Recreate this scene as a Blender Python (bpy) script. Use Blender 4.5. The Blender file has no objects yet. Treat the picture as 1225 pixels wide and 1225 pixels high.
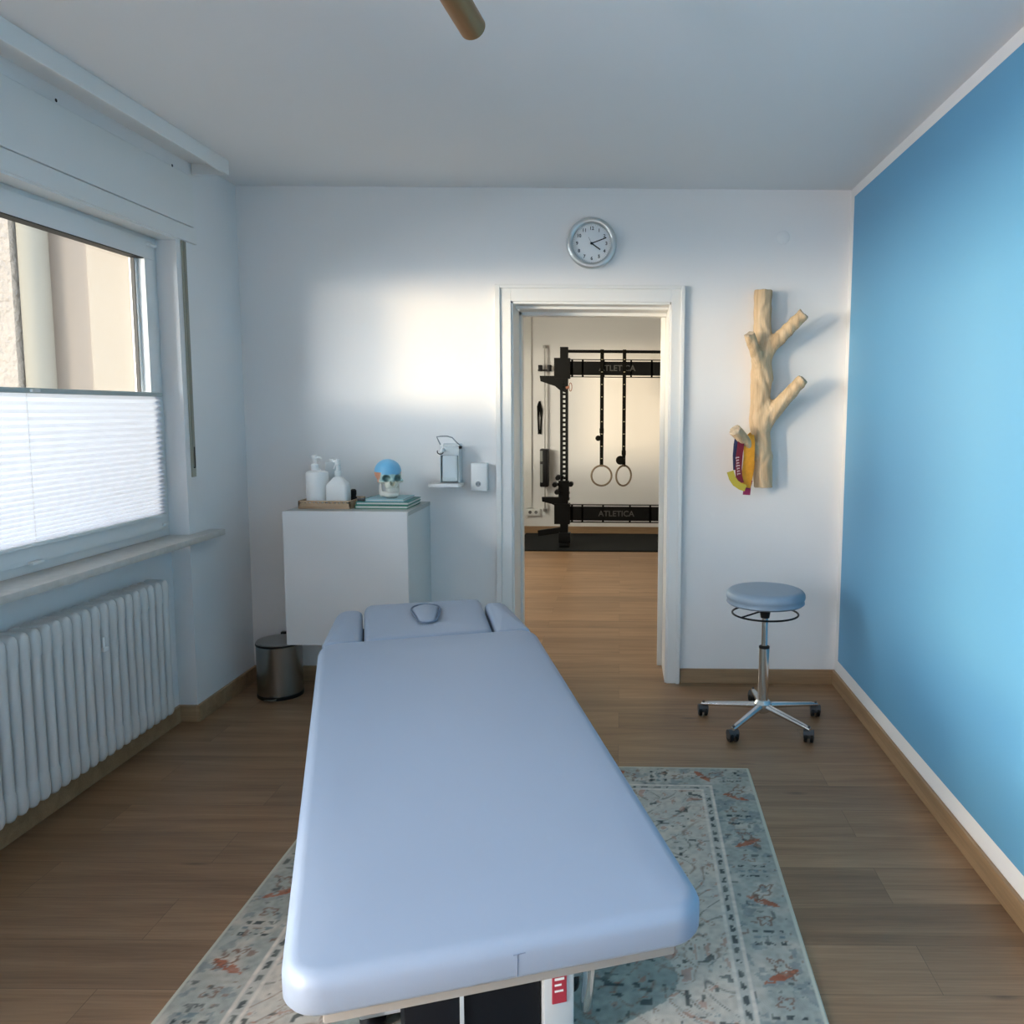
import bpy, bmesh, math, random
import numpy as np
from mathutils import Vector, Matrix
R = math.radians
random.seed(7)
SC = bpy.context.scene
COL = SC.collection

# ------------------------------------------------------------------ camera
F, PX, PY, CH = 1000.0, 742.0, 597.0, 1.43
TILT, ROLL = math.atan((PY - 490) / F), 0.0075
fw = Vector((0, math.cos(TILT), -math.sin(TILT)))
u0 = Vector((0, math.sin(TILT), math.cos(TILT)))
r0 = Vector((1, 0, 0))
rt = r0 * math.cos(ROLL) + u0 * math.sin(ROLL)
upv = u0 * math.cos(ROLL) - r0 * math.sin(ROLL)
cam_d = bpy.data.cameras.new('camera')
cam_d.sensor_width = 36
cam_d.lens = F / 1225 * 36
cam_d.shift_x = -(PX - 612.5) / 1225
cam_d.shift_y = (PY - 612.5) / 1225
cam_d.clip_start = 0.02
cam = bpy.data.objects.new('camera', cam_d)
m = Matrix((rt, upv, -fw)).transposed().to_4x4()
m.translation = (0, 0, CH)
cam.matrix_world = m
COL.objects.link(cam)
SC.camera = cam

def P(x, y, Y):            # measured photo point -> place on the plane at depth Y
    d = fw + rt * ((x - PX) / F) - upv * ((y - PY) / F)
    return Vector((0, 0, CH)) + d * (Y / d.y)

# ------------------------------------------------------------------ light
SC.view_settings.view_transform = 'Standard'
SC.view_settings.look = 'None'
SC.view_settings.gamma = 1
SC.view_settings.use_curve_mapping = False
SC.view_settings.exposure = 0.47
world = bpy.data.worlds.new('sky')
SC.world = world
world.use_nodes = True
bg = world.node_tree.nodes['Background']
bg.inputs[0].default_value = (0.88, 0.92, 1.0, 1)
bg.inputs[1].default_value = 1.0

def lamp(name, kind, energy, col, loc, dirv, **kw):
    d = bpy.data.lights.new(name, kind)
    d.energy = energy
    d.color = col
    for k, v in kw.items():
        setattr(d, k, v)
    o = bpy.data.objects.new(name, d)
    o.location = loc
    o.rotation_euler = Vector(dirv).to_track_quat('-Z', 'Y').to_euler()
    COL.objects.link(o)
    return o
lamp('low_sun', 'SUN', 2.0, (1.0, 0.71, 0.44), (-6, -4, 3), (0.80, 0.66, -0.02), angle=R(9))
lamp('bright_street', 'AREA', 900, (1.0, 0.82, 0.66), (-8.0, -1.2, 1.95), (1, 0.22, -0.02), shape='RECTANGLE', size=9.0, size_y=1.0)
lamp('daylight_at_window', 'AREA', 150, (0.93, 0.94, 1.0), (-3.7, 1.10, 2.2), (1, 0.22, -0.28), shape='RECTANGLE', size=2.6, size_y=1.7)
lamp('added_light_behind_viewer', 'AREA', 285, (1.0, 0.92, 0.98), (-2.9, -0.45, 1.85), (1, 0.18, -0.15), shape='RECTANGLE', size=1.6, size_y=1.8)  # added lamp for side light, shining in through the added window
lamp('daylight_at_gym_window', 'AREA', 100, (1.0, 0.87, 0.70), (-2.6, 7.2, 1.75), (1, 0.0, -0.20), shape='RECTANGLE', size=2.4, size_y=1.5)

# ------------------------------------------------------------------ materials
def mat(name, col, rough=0.5, metal=0.0, bump=0.0, bscale=200, spec=0.5, var=0.0, vscale=8, coat=0):
    m = bpy.data.materials.new(name)
    m.use_nodes = True
    nt = m.node_tree
    b = nt.nodes['Principled BSDF']
    b.inputs['Base Color'].default_value = (*col, 1)
    b.inputs['Roughness'].default_value = rough
    b.inputs['Metallic'].default_value = metal
    b.inputs['Specular IOR Level'].default_value = spec
    b.inputs['Coat Weight'].default_value = coat
    tc = nt.nodes.new('ShaderNodeTexCoord')
    if var:
        n = nt.nodes.new('ShaderNodeTexNoise')
        n.inputs['Scale'].default_value = vscale
        n.inputs['Detail'].default_value = 4
        nt.links.new(tc.outputs['Object'], n.inputs['Vector'])
        r = nt.nodes.new('ShaderNodeValToRGB')
        r.color_ramp.elements[0].position = 0.3
        r.color_ramp.elements[1].position = 0.7
        r.color_ramp.elements[0].color = (*[c * (1 - var) for c in col], 1)
        r.color_ramp.elements[1].color = (*[min(1, c * (1 + var)) for c in col], 1)
        nt.links.new(n.outputs['Fac'], r.inputs[0])
        nt.links.new(r.outputs[0], b.inputs['Base Color'])
    if bump:
        n = nt.nodes.new('ShaderNodeTexNoise')
        n.inputs['Scale'].default_value = bscale
        n.inputs['Detail'].default_value = 3
        nt.links.new(tc.outputs['Object'], n.inputs['Vector'])
        bp = nt.nodes.new('ShaderNodeBump')
        bp.inputs['Strength'].default_value = bump
        bp.inputs['Distance'].default_value = 0.002
        nt.links.new(n.outputs['Fac'], bp.inputs['Height'])
        nt.links.new(bp.outputs[0], b.inputs['Normal'])
    return m

def wood(name, ca, cb, cc, axis=0, rough=0.5, planks=None, grain=1.0, rz=0):
    m = bpy.data.materials.new(name)
    m.use_nodes = True
    nt = m.node_tree
    N = nt.nodes.new
    L = nt.links.new
    b = nt.nodes['Principled BSDF']
    b.inputs['Roughness'].default_value = rough
    tc = N('ShaderNodeTexCoord')
    mp = N('ShaderNodeMapping')
    s = [14, 14, 14]
    s[axis] = 1.1
    mp.inputs['Scale'].default_value = [v * grain for v in s]
    add = N('ShaderNodeVectorMath'); add.operation = 'ADD'
    if planks:
        br = N('ShaderNodeTexBrick')
        br.offset = 0.37
        br.inputs['Scale'].default_value = 1
        br.inputs['Brick Width'].default_value = planks[0]
        br.inputs['Row Height'].default_value = planks[1]
        br.inputs['Mortar Size'].default_value = 0.0010
        br.inputs['Mortar Smooth'].default_value = 0.3
        br.inputs['Color1'].default_value = (0, 0, 0, 1)
        br.inputs['Color2'].default_value = (1, 1, 1, 1)
        br.inputs['Mortar'].default_value = (0.5, 0.5, 0.5, 1)
        L(tc.outputs['Object'], br.inputs['Vector'])
        sc = N('ShaderNodeVectorMath'); sc.operation = 'SCALE'
        sc.inputs['Scale'].default_value = 37.0
        L(br.outputs['Color'], sc.inputs[0])
        L(sc.outputs[0], add.inputs[1])
    L(tc.outputs['Object'], add.inputs[0])
    L(add.outputs[0], mp.inputs['Vector'])
    n = N('ShaderNodeTexNoise')
    n.inputs['Scale'].default_value = 1.0
    n.inputs['Detail'].default_value = 8
    n.inputs['Roughness'].default_value = 0.62
    n.inputs['Distortion'].default_value = 0.6
    L(mp.outputs[0], n.inputs['Vector'])
    r = N('ShaderNodeValToRGB')
    e = r.color_ramp.elements
    e[0].position = 0.28; e[0].color = (*ca, 1)
    e[1].position = 0.72; e[1].color = (*cc, 1)
    x = e.new(0.5); x.color = (*cb, 1)
    L(n.outputs['Fac'], r.inputs[0])
    out = r.outputs[0]
    # fine pores
    mp2 = N('ShaderNodeMapping')
    s2 = [160, 160, 160]; s2[axis] = 5
    mp2.inputs['Scale'].default_value = s2
    L(tc.outputs['Object'], mp2.inputs['Vector'])
    n2 = N('ShaderNodeTexNoise'); n2.inputs['Scale'].default_value = 1; n2.inputs['Detail'].default_value = 2
    L(mp2.outputs[0], n2.inputs['Vector'])
    mr = N('ShaderNodeMapRange'); mr.inputs[1].default_value = 0.3; mr.inputs[2].default_value = 0.7
    mr.inputs[3].default_value = 0.88; mr.inputs[4].default_value = 1.08
    L(n2.outputs['Fac'], mr.inputs[0])
    mx = N('ShaderNodeVectorMath'); mx.operation = 'SCALE'
    L(out, mx.inputs[0]); L(mr.outputs[0], mx.inputs['Scale'])
    out = mx.outputs[0]
    if planks:
        # per-plank tone
        mr2 = N('ShaderNodeMapRange'); mr2.inputs[3].default_value = 0.84; mr2.inputs[4].default_value = 1.12
        sep = N('ShaderNodeSeparateColor'); L(br.outputs['Color'], sep.inputs[0]); L(sep.outputs[0], mr2.inputs[0])
        m3 = N('ShaderNodeVectorMath'); m3.operation = 'SCALE'
        L(out, m3.inputs[0]); L(mr2.outputs[0], m3.inputs['Scale']); out = m3.outputs[0]
        # knots
        mk = N('ShaderNodeMapping'); mk.inputs['Scale'].default_value = (2.2, 7.5, 1)
        L(add.outputs[0], mk.inputs['Vector'])
        vo = N('ShaderNodeTexVoronoi'); vo.inputs['Scale'].default_value = 0.9
        L(mk.outputs[0], vo.inputs['Vector'])
        mr4 = N('ShaderNodeMapRange'); mr4.inputs[1].default_value = 0.02; mr4.inputs[2].default_value = 0.11
        mr4.inputs[3].default_value = 0.5; mr4.inputs[4].default_value = 1.0
        L(vo.outputs['Distance'], mr4.inputs[0])
        m4 = N('ShaderNodeVectorMath'); m4.operation = 'SCALE'
        L(out, m4.inputs[0]); L(mr4.outputs[0], m4.inputs['Scale']); out = m4.outputs[0]
        # seams
        mr3 = N('ShaderNodeMapRange'); mr3.inputs[3].default_value = 1.0; mr3.inputs[4].default_value = 0.55
        L(br.outputs['Fac'], mr3.inputs[0])
        m5 = N('ShaderNodeVectorMath'); m5.operation = 'SCALE'
        L(out, m5.inputs[0]); L(mr3.outputs[0], m5.inputs['Scale']); out = m5.outputs[0]
    L(out, b.inputs['Base Color'])
    bp = N('ShaderNodeBump'); bp.inputs['Strength'].default_value = 0.12; bp.inputs['Distance'].default_value = 0.002
    L(n2.outputs['Fac'], bp.inputs['Height']); L(bp.outputs[0], b.inputs['Normal'])
    return m

WALL = mat('white_wall_paint', (0.825, 0.82, 0.815), 0.85, bump=0.12, bscale=120, spec=0.2)
CEIL = mat('white_ceiling_paint', (0.81, 0.81, 0.81), 0.9, spec=0.15)
BLUE = mat('blue_wall_paint', (0.130, 0.365, 0.580), 0.5, bump=0.06, bscale=90, spec=0.35)
TRIM = mat('white_lacquer', (0.80, 0.80, 0.78), 0.35)
PVC = mat('white_window_plastic', (0.78, 0.80, 0.80), 0.35)
RAD = mat('white_radiator_enamel', (0.62, 0.63, 0.62), 0.35)
FLOOR = wood('oak_floor_planks', (0.195, 0.105, 0.052), (0.295, 0.172, 0.090), (0.380, 0.232, 0.130), 0, 0.42, planks=(1.28, 0.192))
BASEW = wood('oak_baseboard', (0.25, 0.16, 0.085), (0.34, 0.22, 0.12), (0.42, 0.28, 0.16), 0, 0.45)
VINYL = mat('light_blue_vinyl', (0.255, 0.315, 0.412), 0.42, bump=0.10, bscale=900, spec=0.5)
BLK = mat('black_plastic', (0.006, 0.006, 0.007), 0.45, spec=0.3)
BLKM = mat('black_steel', (0.0035, 0.004, 0.0045), 0.45, spec=0.18)
RUBM = mat('black_rubber_mat', (0.008, 0.010, 0.011), 0.8, bump=0.3, bscale=400, spec=0.15)
CHR = mat('chrome', (0.75, 0.76, 0.77), 0.13, 1.0)
ALU = mat('polished_aluminium', (0.70, 0.71, 0.72), 0.24, 1.0)
STEEL = mat('brushed_dark_steel', (0.30, 0.29, 0.27), 0.27, 1.0)
LIDM = mat('grey_steel_lid', (0.34, 0.34, 0.33), 0.38, 1.0)
BRASS = mat('bronze_lamp_metal', (0.30, 0.165, 0.075), 0.42, 0.5, spec=0.4)
CABW = mat('white_cabinet_front', (0.74, 0.74, 0.74), 0.4)
CABG = mat('grey_cabinet_top', (0.40, 0.42, 0.41), 0.45)
CABS = mat('pale_cabinet_side', (0.62, 0.66, 0.66), 0.45)
WPL = mat('white_plastic', (0.80, 0.81, 0.80), 0.35)
GPL = mat('translucent_grey_plastic', (0.55, 0.60, 0.62), 0.3)
DKG = mat('dark_grey_plastic', (0.06, 0.06, 0.065), 0.5)
TRAYW = wood('pale_wicker_wood', (0.40, 0.25, 0.14), (0.55, 0.38, 0.24), (0.66, 0.49, 0.33), 0, 0.6)
TREEW = wood('peeled_branch_wood', (0.46, 0.31, 0.17), (0.62, 0.45, 0.27), (0.74, 0.56, 0.36), 2, 0.6, grain=1.6)
TREEE = mat('cut_branch_end', (0.52, 0.42, 0.30), 0.7, var=0.25, vscale=60)
SILLM = mat('pale_stone_sill', (0.60, 0.58, 0.54), 0.3, var=0.08, vscale=30)
BEIGEP = mat('beige_strap_plastic', (0.40, 0.38, 0.31), 0.5)
GASK = mat('black_window_seal', (0.02, 0.02, 0.02), 0.6)

# ------------------------------------------------------------------ mesh helpers
ORG = {}
def box(bm, x0, x1, y0, y1, z0, z1, bev=0.0, seg=2):
    r = bmesh.ops.create_cube(bm, size=1)
    vs = r['verts']
    for v in vs:
        v.co = Vector(((x0 + x1) / 2 + v.co.x * (x1 - x0), (y0 + y1) / 2 + v.co.y * (y1 - y0), (z0 + z1) / 2 + v.co.z * (z1 - z0)))
    if bev:
        es = list({e for v in vs for e in v.link_edges})
        bmesh.ops.bevel(bm, geom=es, offset=bev, segments=seg, profile=0.5, affect='EDGES')
    return vs

def frame_of(d):
    d = d.normalized()
    a = Vector((0, 0, 1)) if abs(d.z) < 0.9 else Vector((1, 0, 0))
    x = d.cross(a).normalized()
    return x, d.cross(x).normalized()

def tube(bm, pts, rad, seg=12, closed=False, cap=True, sx=1.0):
    pts = [Vector(p) for p in pts]
    n = len(pts)
    rs = rad if isinstance(rad, (list, tuple)) else [rad] * n
    rings = []
    px = None
    for i, p in enumerate(pts):
        if closed:
            d = pts[(i + 1) % n] - pts[i - 1]
        else:
            d = pts[min(i + 1, n - 1)] - pts[max(i - 1, 0)]
        d.normalize()
        if px is None:
            px, py = frame_of(d)
        else:
            px = (px - d * px.dot(d)).normalized()
            py = d.cross(px).normalized()
        rings.append([bm.verts.new(p + (px * math.cos(2 * math.pi * k / seg) * sx + py * math.sin(2 * math.pi * k / seg)) * rs[i]) for k in range(seg)])
    m = n if closed else n - 1
    for i in range(m):
        a, b = rings[i], rings[(i + 1) % n]
        for k in range(seg):
            bm.faces.new((a[k], a[(k + 1) % seg], b[(k + 1) % seg], b[k]))
    if cap and not closed:
        bm.faces.new(list(reversed(rings[0])))
        bm.faces.new(rings[-1])

def lathe(bm, prof, c=(0, 0, 0), seg=32, sy=1.0, axis='z'):
    rings = []
    for r, z in prof:
        ring = []
        for k in range(seg):
            a = 2 * math.pi * k / seg
            x, y = r * math.cos(a), r * math.sin(a) * sy
            if axis == 'z':
                q = (c[0] + x, c[1] + y, c[2] + z)
            elif axis == 'y':
                q = (c[0] + x, c[1] + z, c[2] + y)
            else:
                q = (c[0] + z, c[1] + x, c[2] + y)
            ring.append(bm.verts.new(q))
        rings.append(ring)
    for a, b in zip(rings[:-1], rings[1:]):
        for k in range(seg):
            bm.faces.new((a[k], a[(k + 1) % seg], b[(k + 1) % seg], b[k]))
    bm.faces.new(list(reversed(rings[0])))
    bm.faces.new(rings[-1])

def prism(bm, poly, z0, z1, M=None, bev=0.0, seg=3):
    """poly: list of (x,y); extruded z0..z1"""
    b = [bm.verts.new((x, y, z0)) for x, y in poly]
    t = [bm.verts.new((x, y, z1)) for x, y in poly]
    n = len(poly)
    fs = [bm.faces.new(list(reversed(b))), bm.faces.new(t)]
    for i in range(n):
        fs.append(bm.faces.new((b[i], b[(i + 1) % n], t[(i + 1) % n], t[i])))
    vs = b + t
    if bev:
        es = list({e for f in fs[:2] for e in f.edges})
        r = bmesh.ops.bevel(bm, geom=es, offset=bev, segments=seg, profile=0.5, affect='EDGES')
        vs = list({v for v in bm.verts if v.is_valid})
    return vs

def rrect(x0, x1, y0, y1, r, n=6):
    out = []
    for cx, cy, a0 in ((x1 - r, y1 - r, 0), (x0 + r, y1 - r, 90), (x0 + r, y0 + r, 180), (x1 - r, y0 + r, 270)):
        for k in range(n + 1):
            a = R(a0 + 90 * k / n)
            out.append((cx + r * math.cos(a), cy + r * math.sin(a)))
    return out

def ribbon(bm, pts, wv, width, th=0.002):
    """flat band along pts, width vector(s) wv"""
    pts = [Vector(p) for p in pts]
    rows = []
    for i, p in enumerate(pts):
        w = Vector(wv[i] if isinstance(wv, list) else wv).normalized()
        d = (pts[min(i + 1, len(pts) - 1)] - pts[max(i - 1, 0)]).normalized()
        w = (w - d * w.dot(d)).normalized()
        n = d.cross(w).normalized() * th / 2
        h = w * width / 2
        rows.append([bm.verts.new(q) for q in (p - h - n, p + h - n, p + h + n, p - h + n)])
    for a, b in zip(rows[:-1], rows[1:]):
        for k in range(4):
            bm.faces.new((a[k], a[(k + 1) % 4], b[(k + 1) % 4], b[k]))
    bm.faces.new(list(reversed(rows[0])))
    bm.faces.new(rows[-1])

def B(fn=None):
    return bmesh.new()

def ob(name, bm, mt, parent=None, smooth=35, label=None, kind=None, cat=None, group=None, M=None, origin=None):
    if M is not None:
        bm.transform(M)
    if parent is not None:
        org = ORG[parent.name]
    elif origin is not None:
        org = Vector(origin)
    else:
        xs = [v.co.x for v in bm.verts]; ys = [v.co.y for v in bm.verts]; zs = [v.co.z for v in bm.verts]
        org = Vector(((min(xs) + max(xs)) / 2, (min(ys) + max(ys)) / 2, min(zs)))
        if kind == 'structure':
            org = Vector((0, 0, 0))
    bm.transform(Matrix.Translation(-org))
    bmesh.ops.recalc_face_normals(bm, faces=bm.faces)
    me = bpy.data.meshes.new(name)
    bm.to_mesh(me)
    bm.free()
    for mm in (mt if isinstance(mt, (list, tuple)) else [mt]):
        me.materials.append(mm)
    if smooth:
        me.polygons.foreach_set('use_smooth', [True] * len(me.polygons))
        me.set_sharp_from_angle(angle=R(smooth))
    o = bpy.data.objects.new(name, me)
    COL.objects.link(o)
    if parent is not None:
        o.parent = parent
    else:
        o.location = org
    ORG[o.name] = org
    if label: o['label'] = label
    if kind: o['kind'] = kind
    if cat: o['category'] = cat
    if group: o['group'] = group
    return o

def thing(name, label, cat, loc, group=None):
    o = bpy.data.objects.new(name, None)
    o.empty_display_size = 0.05
    o.location = loc
    COL.objects.link(o)
    ORG[o.name] = Vector(loc)
    o['label'] = label
    o['category'] = cat
    if group: o['group'] = group
    return o

def bxs(lst, bev=0.0, seg=2):
    bm = bmesh.new()
    for b in lst:
        box(bm, *b, bev=bev, seg=seg)
    return bm

def textbm(s, size, ext=0.0008, bold=0.0, align='CENTER'):
    cu = bpy.data.curves.new('t', 'FONT')
    cu.body = s; cu.size = size; cu.extrude = ext; cu.offset = bold
    cu.align_x = align; cu.align_y = 'CENTER'; cu.resolution_u = 3
    o = bpy.data.objects.new('t', cu)
    COL.objects.link(o)
    dg = bpy.context.evaluated_depsgraph_get()
    dg.update()
    me = bpy.data.meshes.new_from_object(o.evaluated_get(dg))
    bm = bmesh.new(); bm.from_mesh(me)
    bpy.data.objects.remove(o); bpy.data.meshes.remove(me); bpy.data.curves.remove(cu)
    return bm
FACE = Matrix.Rotation(R(90), 4, 'X')     # text standing up, read from -Y

def merge(dst, src, M=None):
    if M is not None:
        src.transform(M)
    me = bpy.data.meshes.new('tmp'); src.to_mesh(me); src.free()
    dst.from_mesh(me); bpy.data.meshes.remove(me)

def surface_nets(f, lo, hi, n):
    lo = np.array(lo, float); hi = np.array(hi, float)
    h = (hi - lo).max() / n
    dims = np.ceil((hi - lo) / h).astype(int) + 1
    ax = [lo[i] + h * np.arange(dims[i]) for i in range(3)]
    X, Y, Z = np.meshgrid(*ax, indexing='ij')
    V = f(X, Y, Z)
    s = V < 0
    c = [(i, j, k) for i in (0, 1) for j in (0, 1) for k in (0, 1)]
    nx, ny, nz = dims - 1
    acc = np.zeros((nx, ny, nz, 3)); cnt = np.zeros((nx, ny, nz))
    for a in c:
        for d in range(3):
            if a[d] == 0:
                b = list(a); b[d] = 1
                va = V[a[0]:a[0] + nx, a[1]:a[1] + ny, a[2]:a[2] + nz]
                vb = V[b[0]:b[0] + nx, b[1]:b[1] + ny, b[2]:b[2] + nz]
                cr = (va < 0) != (vb < 0)
                t = np.where(cr, va / np.where(cr, va - vb, 1), 0)
                for q in range(3):
                    acc[..., q] += np.where(cr, a[q] + (t if q == d else 0), 0)
                cnt += cr
    act = cnt > 0
    idx = -np.ones((nx, ny, nz), int)
    idx[act] = np.arange(act.sum())
    g = np.stack(np.nonzero(act), 1)
    co = lo + h * (g + acc[act] / cnt[act][:, None])
    faces = []
    for d in range(3):
        o1, o2 = [(1, 2), (2, 0), (0, 1)][d]
        sl0 = [slice(1, -1)] * 3; sl1 = [slice(1, -1)] * 3
        sl0[d] = slice(0, -1); sl1[d] = slice(1, None)
        a = s[tuple(sl0)]; b = s[tuple(sl1)]
        for flip in (0, 1):
            pts = np.stack(np.nonzero((a & ~b) if flip == 0 else (~a & b)), 1)
            base = pts + 1
            base[:, d] -= 1
            q = []
            for e1, e2 in ((0, 0), (1, 0), (1, 1), (0, 1)):
                c2 = base.copy(); c2[:, o1] -= e1; c2[:, o2] -= e2
                q.append(idx[c2[:, 0], c2[:, 1], c2[:, 2]])
            q = np.stack(q, 1)
            if flip: q = q[:, ::-1]
            faces.append(q)
    faces = np.concatenate(faces)
    bm = bmesh.new()
    vs = [bm.verts.new(p) for p in co]
    for fa in faces:
        if (fa >= 0).all():
            try: bm.faces.new([vs[i] for i in fa])
            except ValueError: pass
    return bm

# ------------------------------------------------------------------ room shell
XL, XR, YB, ZC = -1.92, 1.135, 4.285, 2.52
YREAR = -2.3
GY0, GY1, GXR = 4.60, 9.62, 2.6        # gym beyond
XO = -2.30                              # outer face of the outside wall
W1 = (0.80, 3.69, 0.86, 2.15)           # window one  y0 y1 z0 z1
W2_ADDED = (-1.25, 0.42, 0.25, 2.15)  # added opening behind the viewer, unseen, made to let side light in
W3 = (5.60, 8.35, 0.90, 2.15)

ob('floor', bxs([(XO, GXR + .2, YREAR - .2, GY1 + .2, -0.12, 0)]), FLOOR, kind='structure', smooth=0)
ob('ceiling', bxs([(XO, GXR + .2, YREAR - .2, GY1 + .2, ZC, ZC + 0.15)]), CEIL, kind='structure', smooth=0)
lw = [
    (XO, XL, YREAR - .2, W2_ADDED[0], 0, ZC), (XO, XL, W2_ADDED[0], W2_ADDED[1], 0, W2_ADDED[2]), (XO, XL, W2_ADDED[0], W2_ADDED[1], W2_ADDED[3], ZC),
    (XO, XL, W2_ADDED[1], W1[0], 0, ZC), (XO, XL, W1[0], W1[1], W1[3], ZC),
    (XO, -2.005, W1[0], W1[1], 0, W1[2] - 0.04),
    (XO, XL, W1[1], YB, 0, ZC),
]
ob('wall_left', bxs(lw), WALL, kind='structure', smooth=0)
ob('wall_gym_left', bxs([(XO, XL, GY0 - .05, W3[0], 0, ZC), (XO, XL, W3[0], W3[1], 0, W3[2]), (XO, XL, W3[0], W3[1], W3[3], ZC), (XO, XL, W3[1], GY1, 0, ZC)]), WALL, kind='structure', smooth=0)
DX0, DX1, DZ = -0.575, 0.268, 1.985      # rough opening
ob('wall_back', bxs([(XO, DX0, YB, GY0, 0, ZC), (DX1, GXR, YB, GY0, 0, ZC), (DX0, DX1, YB, GY0, DZ, ZC)]), WALL, kind='structure', smooth=0)
ob('wall_gym_back', bxs([(XO, GXR + .2, GY1, GY1 + .2, 0, ZC)]), WALL, kind='structure', smooth=0)
ob('wall_gym_right', bxs([(GXR, GXR + .2, YB, GY1, 0, ZC)]), WALL, kind='structure', smooth=0)
ob('wall_rear', bxs([(XO, XR + .2, YREAR - .2, YREAR, 0, ZC)]), WALL, kind='structure', smooth=0)
# right wall: blue field with a white painted margin, one surface
bm = bmesh.new()
ys = [YREAR, -2.2, 4.222, YB]; zs = [0, 0.142, 2.474, ZC]
gv = [[bm.verts.new((XR, y, z)) for z in zs] for y in ys]
for i in range(3):
    for k in range(3):
        f = bm.faces.new((gv[i][k], gv[i][k + 1], gv[i + 1][k + 1], gv[i + 1][k]))
        f.material_index = 1 if (i == 1 and k == 1) else 0
g2 = bmesh.ops.extrude_face_region(bm, geom=list(bm.faces))
for v in g2['geom']:
    if isinstance(v, bmesh.types.BMVert): v.co.x += 0.2
for f in bm.faces:
    if all(v.co.x > XR + .1 for v in f.verts): f.material_index = 0
ob('wall_right', bm, [WALL, BLUE], kind='structure', smooth=0)

# baseboards
BT, BH = 0.014, 0.078
ob('baseboard_back', bxs([(XL, -0.64, YB - BT, YB, 0, BH), (0.32, XR - BT, YB - BT, YB, 0, BH)], .002, 1), BASEW, kind='structure')
ob('baseboard_right', bxs([(XR - BT, XR, YREAR, YB, 0, BH)], .002, 1), wood('oak_baseboard_long', (0.25, 0.16, 0.085), (0.34, 0.22, 0.12), (0.42, 0.28, 0.16), 1, 0.45), kind='structure')
ob('baseboard_left', bxs([(XL, XL + BT, W1[1] - BT, YB - BT, 0, BH), (-2.005, XL, W1[1] - BT, W1[1], 0, BH), (-2.005, -2.005 + BT, W1[0], W1[1] - BT, 0, BH)], .002, 1), BASEW, kind='structure')
ob('baseboard_gym', bxs([(XL, GXR, GY1 - BT, GY1, 0, BH)], .002, 1), BASEW, kind='structure')

# door frame (no door leaf in view)
bm = bxs([
    # room-side casing boards
    (-0.632, -0.556, YB - .016, YB, 0, 2.043), (0.249, 0.313, YB - .016, YB, 0, 2.043), (-0.556, 0.249, YB - .016, YB, 1.967, 2.043),
    # raised outer lip
    (-0.636, -0.610, YB - .026, YB, 0, 2.047), (0.298, 0.317, YB - .026, YB, 0, 2.047), (-0.610, 0.298, YB - .026, YB, 2.030, 2.047),
    # lining
    (DX0, -0.545, YB - .005, GY0 + .01, 0, 1.967), (0.240, DX1, YB - .005, GY0 + .01, 0, 1.967), (DX0, DX1, YB - .005, GY0 + .01, 1.955, DZ),
    # inner stop
    (-0.545, -0.532, GY0 - .07, GY0 + .01, 0, 1.957), (0.2135, 0.240, GY0 - .02, GY0 + .01, 0, 1.957), (-0.545, 0.240, GY0 - .07, GY0 + .01, 1.925, 1.957),
    (-0.545, 0.240, GY0 - .22, GY0 - .07, 1.942, 1.957),
    # gym-side casing
    (-0.64, DX0 + .02, GY0, GY0 + .016, 0, 2.04), (0.24, 0.32, GY0, GY0 + .016, 0, 2.04), (-0.64, 0.32, GY0, GY0 + .016, 1.96, 2.04)], .0015, 1)
ob('door_1', bm, TRIM, kind='structure', label='white lacquered door frame open to the gym')

# shutter box over window, with groove and two screw holes
XB = -1.908
bm = bxs([(XL - .01, XB, 0.2, 3.855, 2.15, 2.218), (XL - .01, XB + 0.003, 0.2, 3.83, 2.2205, 2.44)], .002, 1)
box(bm, -2.00, XL + .004, W1[0], W1[1], 2.142, 2.175)
sb = ob('trim_1', bm, TRIM, kind='structure', label='white shutter box above the window')
bm = bmesh.new()
for (x, y) in ((67, 120), (206, 198)):
    q = fw + rt * ((x - PX) / F) - upv * ((y - PY) / F)
    q = Vector((0, 0, CH)) + q * ((XB + .003) / q.x)
    lathe(bm, [(0.006, 0), (0.006, 0.0006)], q, 12, axis='x')
ob('screw_hole', bm, BLK, parent=sb)
# pelmet / curtain-rail fascia at ceiling
bm = bxs([(-1.768, -1.755, 0.1, 3.86, 2.455, ZC), (XL, -1.768, 0.1, 3.86, 2.500, ZC)], .0015, 1)
prism_pts = [(-1.92, 2.455), (-1.768, 2.455), (-1.768, 2.5), (-1.92, 2.5)]
box(bm, -1.915, -1.768, 3.845, 3.862, 2.455, ZC)
ob('trim_2', bm, TRIM, kind='structure', label='white curtain pelmet under the ceiling')
# sill
ob('trim_3', bxs([(-2.03, -1.852, 0.75, 3.885, 0.832, 0.86)], .004, 2), SILLM, kind='structure', label='pale stone window sill')
# plug on the wall
bm = bmesh.new(); q = P(937, 284, YB); lathe(bm, [(0.033, 0), (0.033, -0.002), (0.030, -0.004), (0.001, -0.004)], (q.x, YB, q.z), 28, axis='y')
ob('trim_4', bm, WALL, kind='structure', label='round white wall cap above the branch rack')

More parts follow.
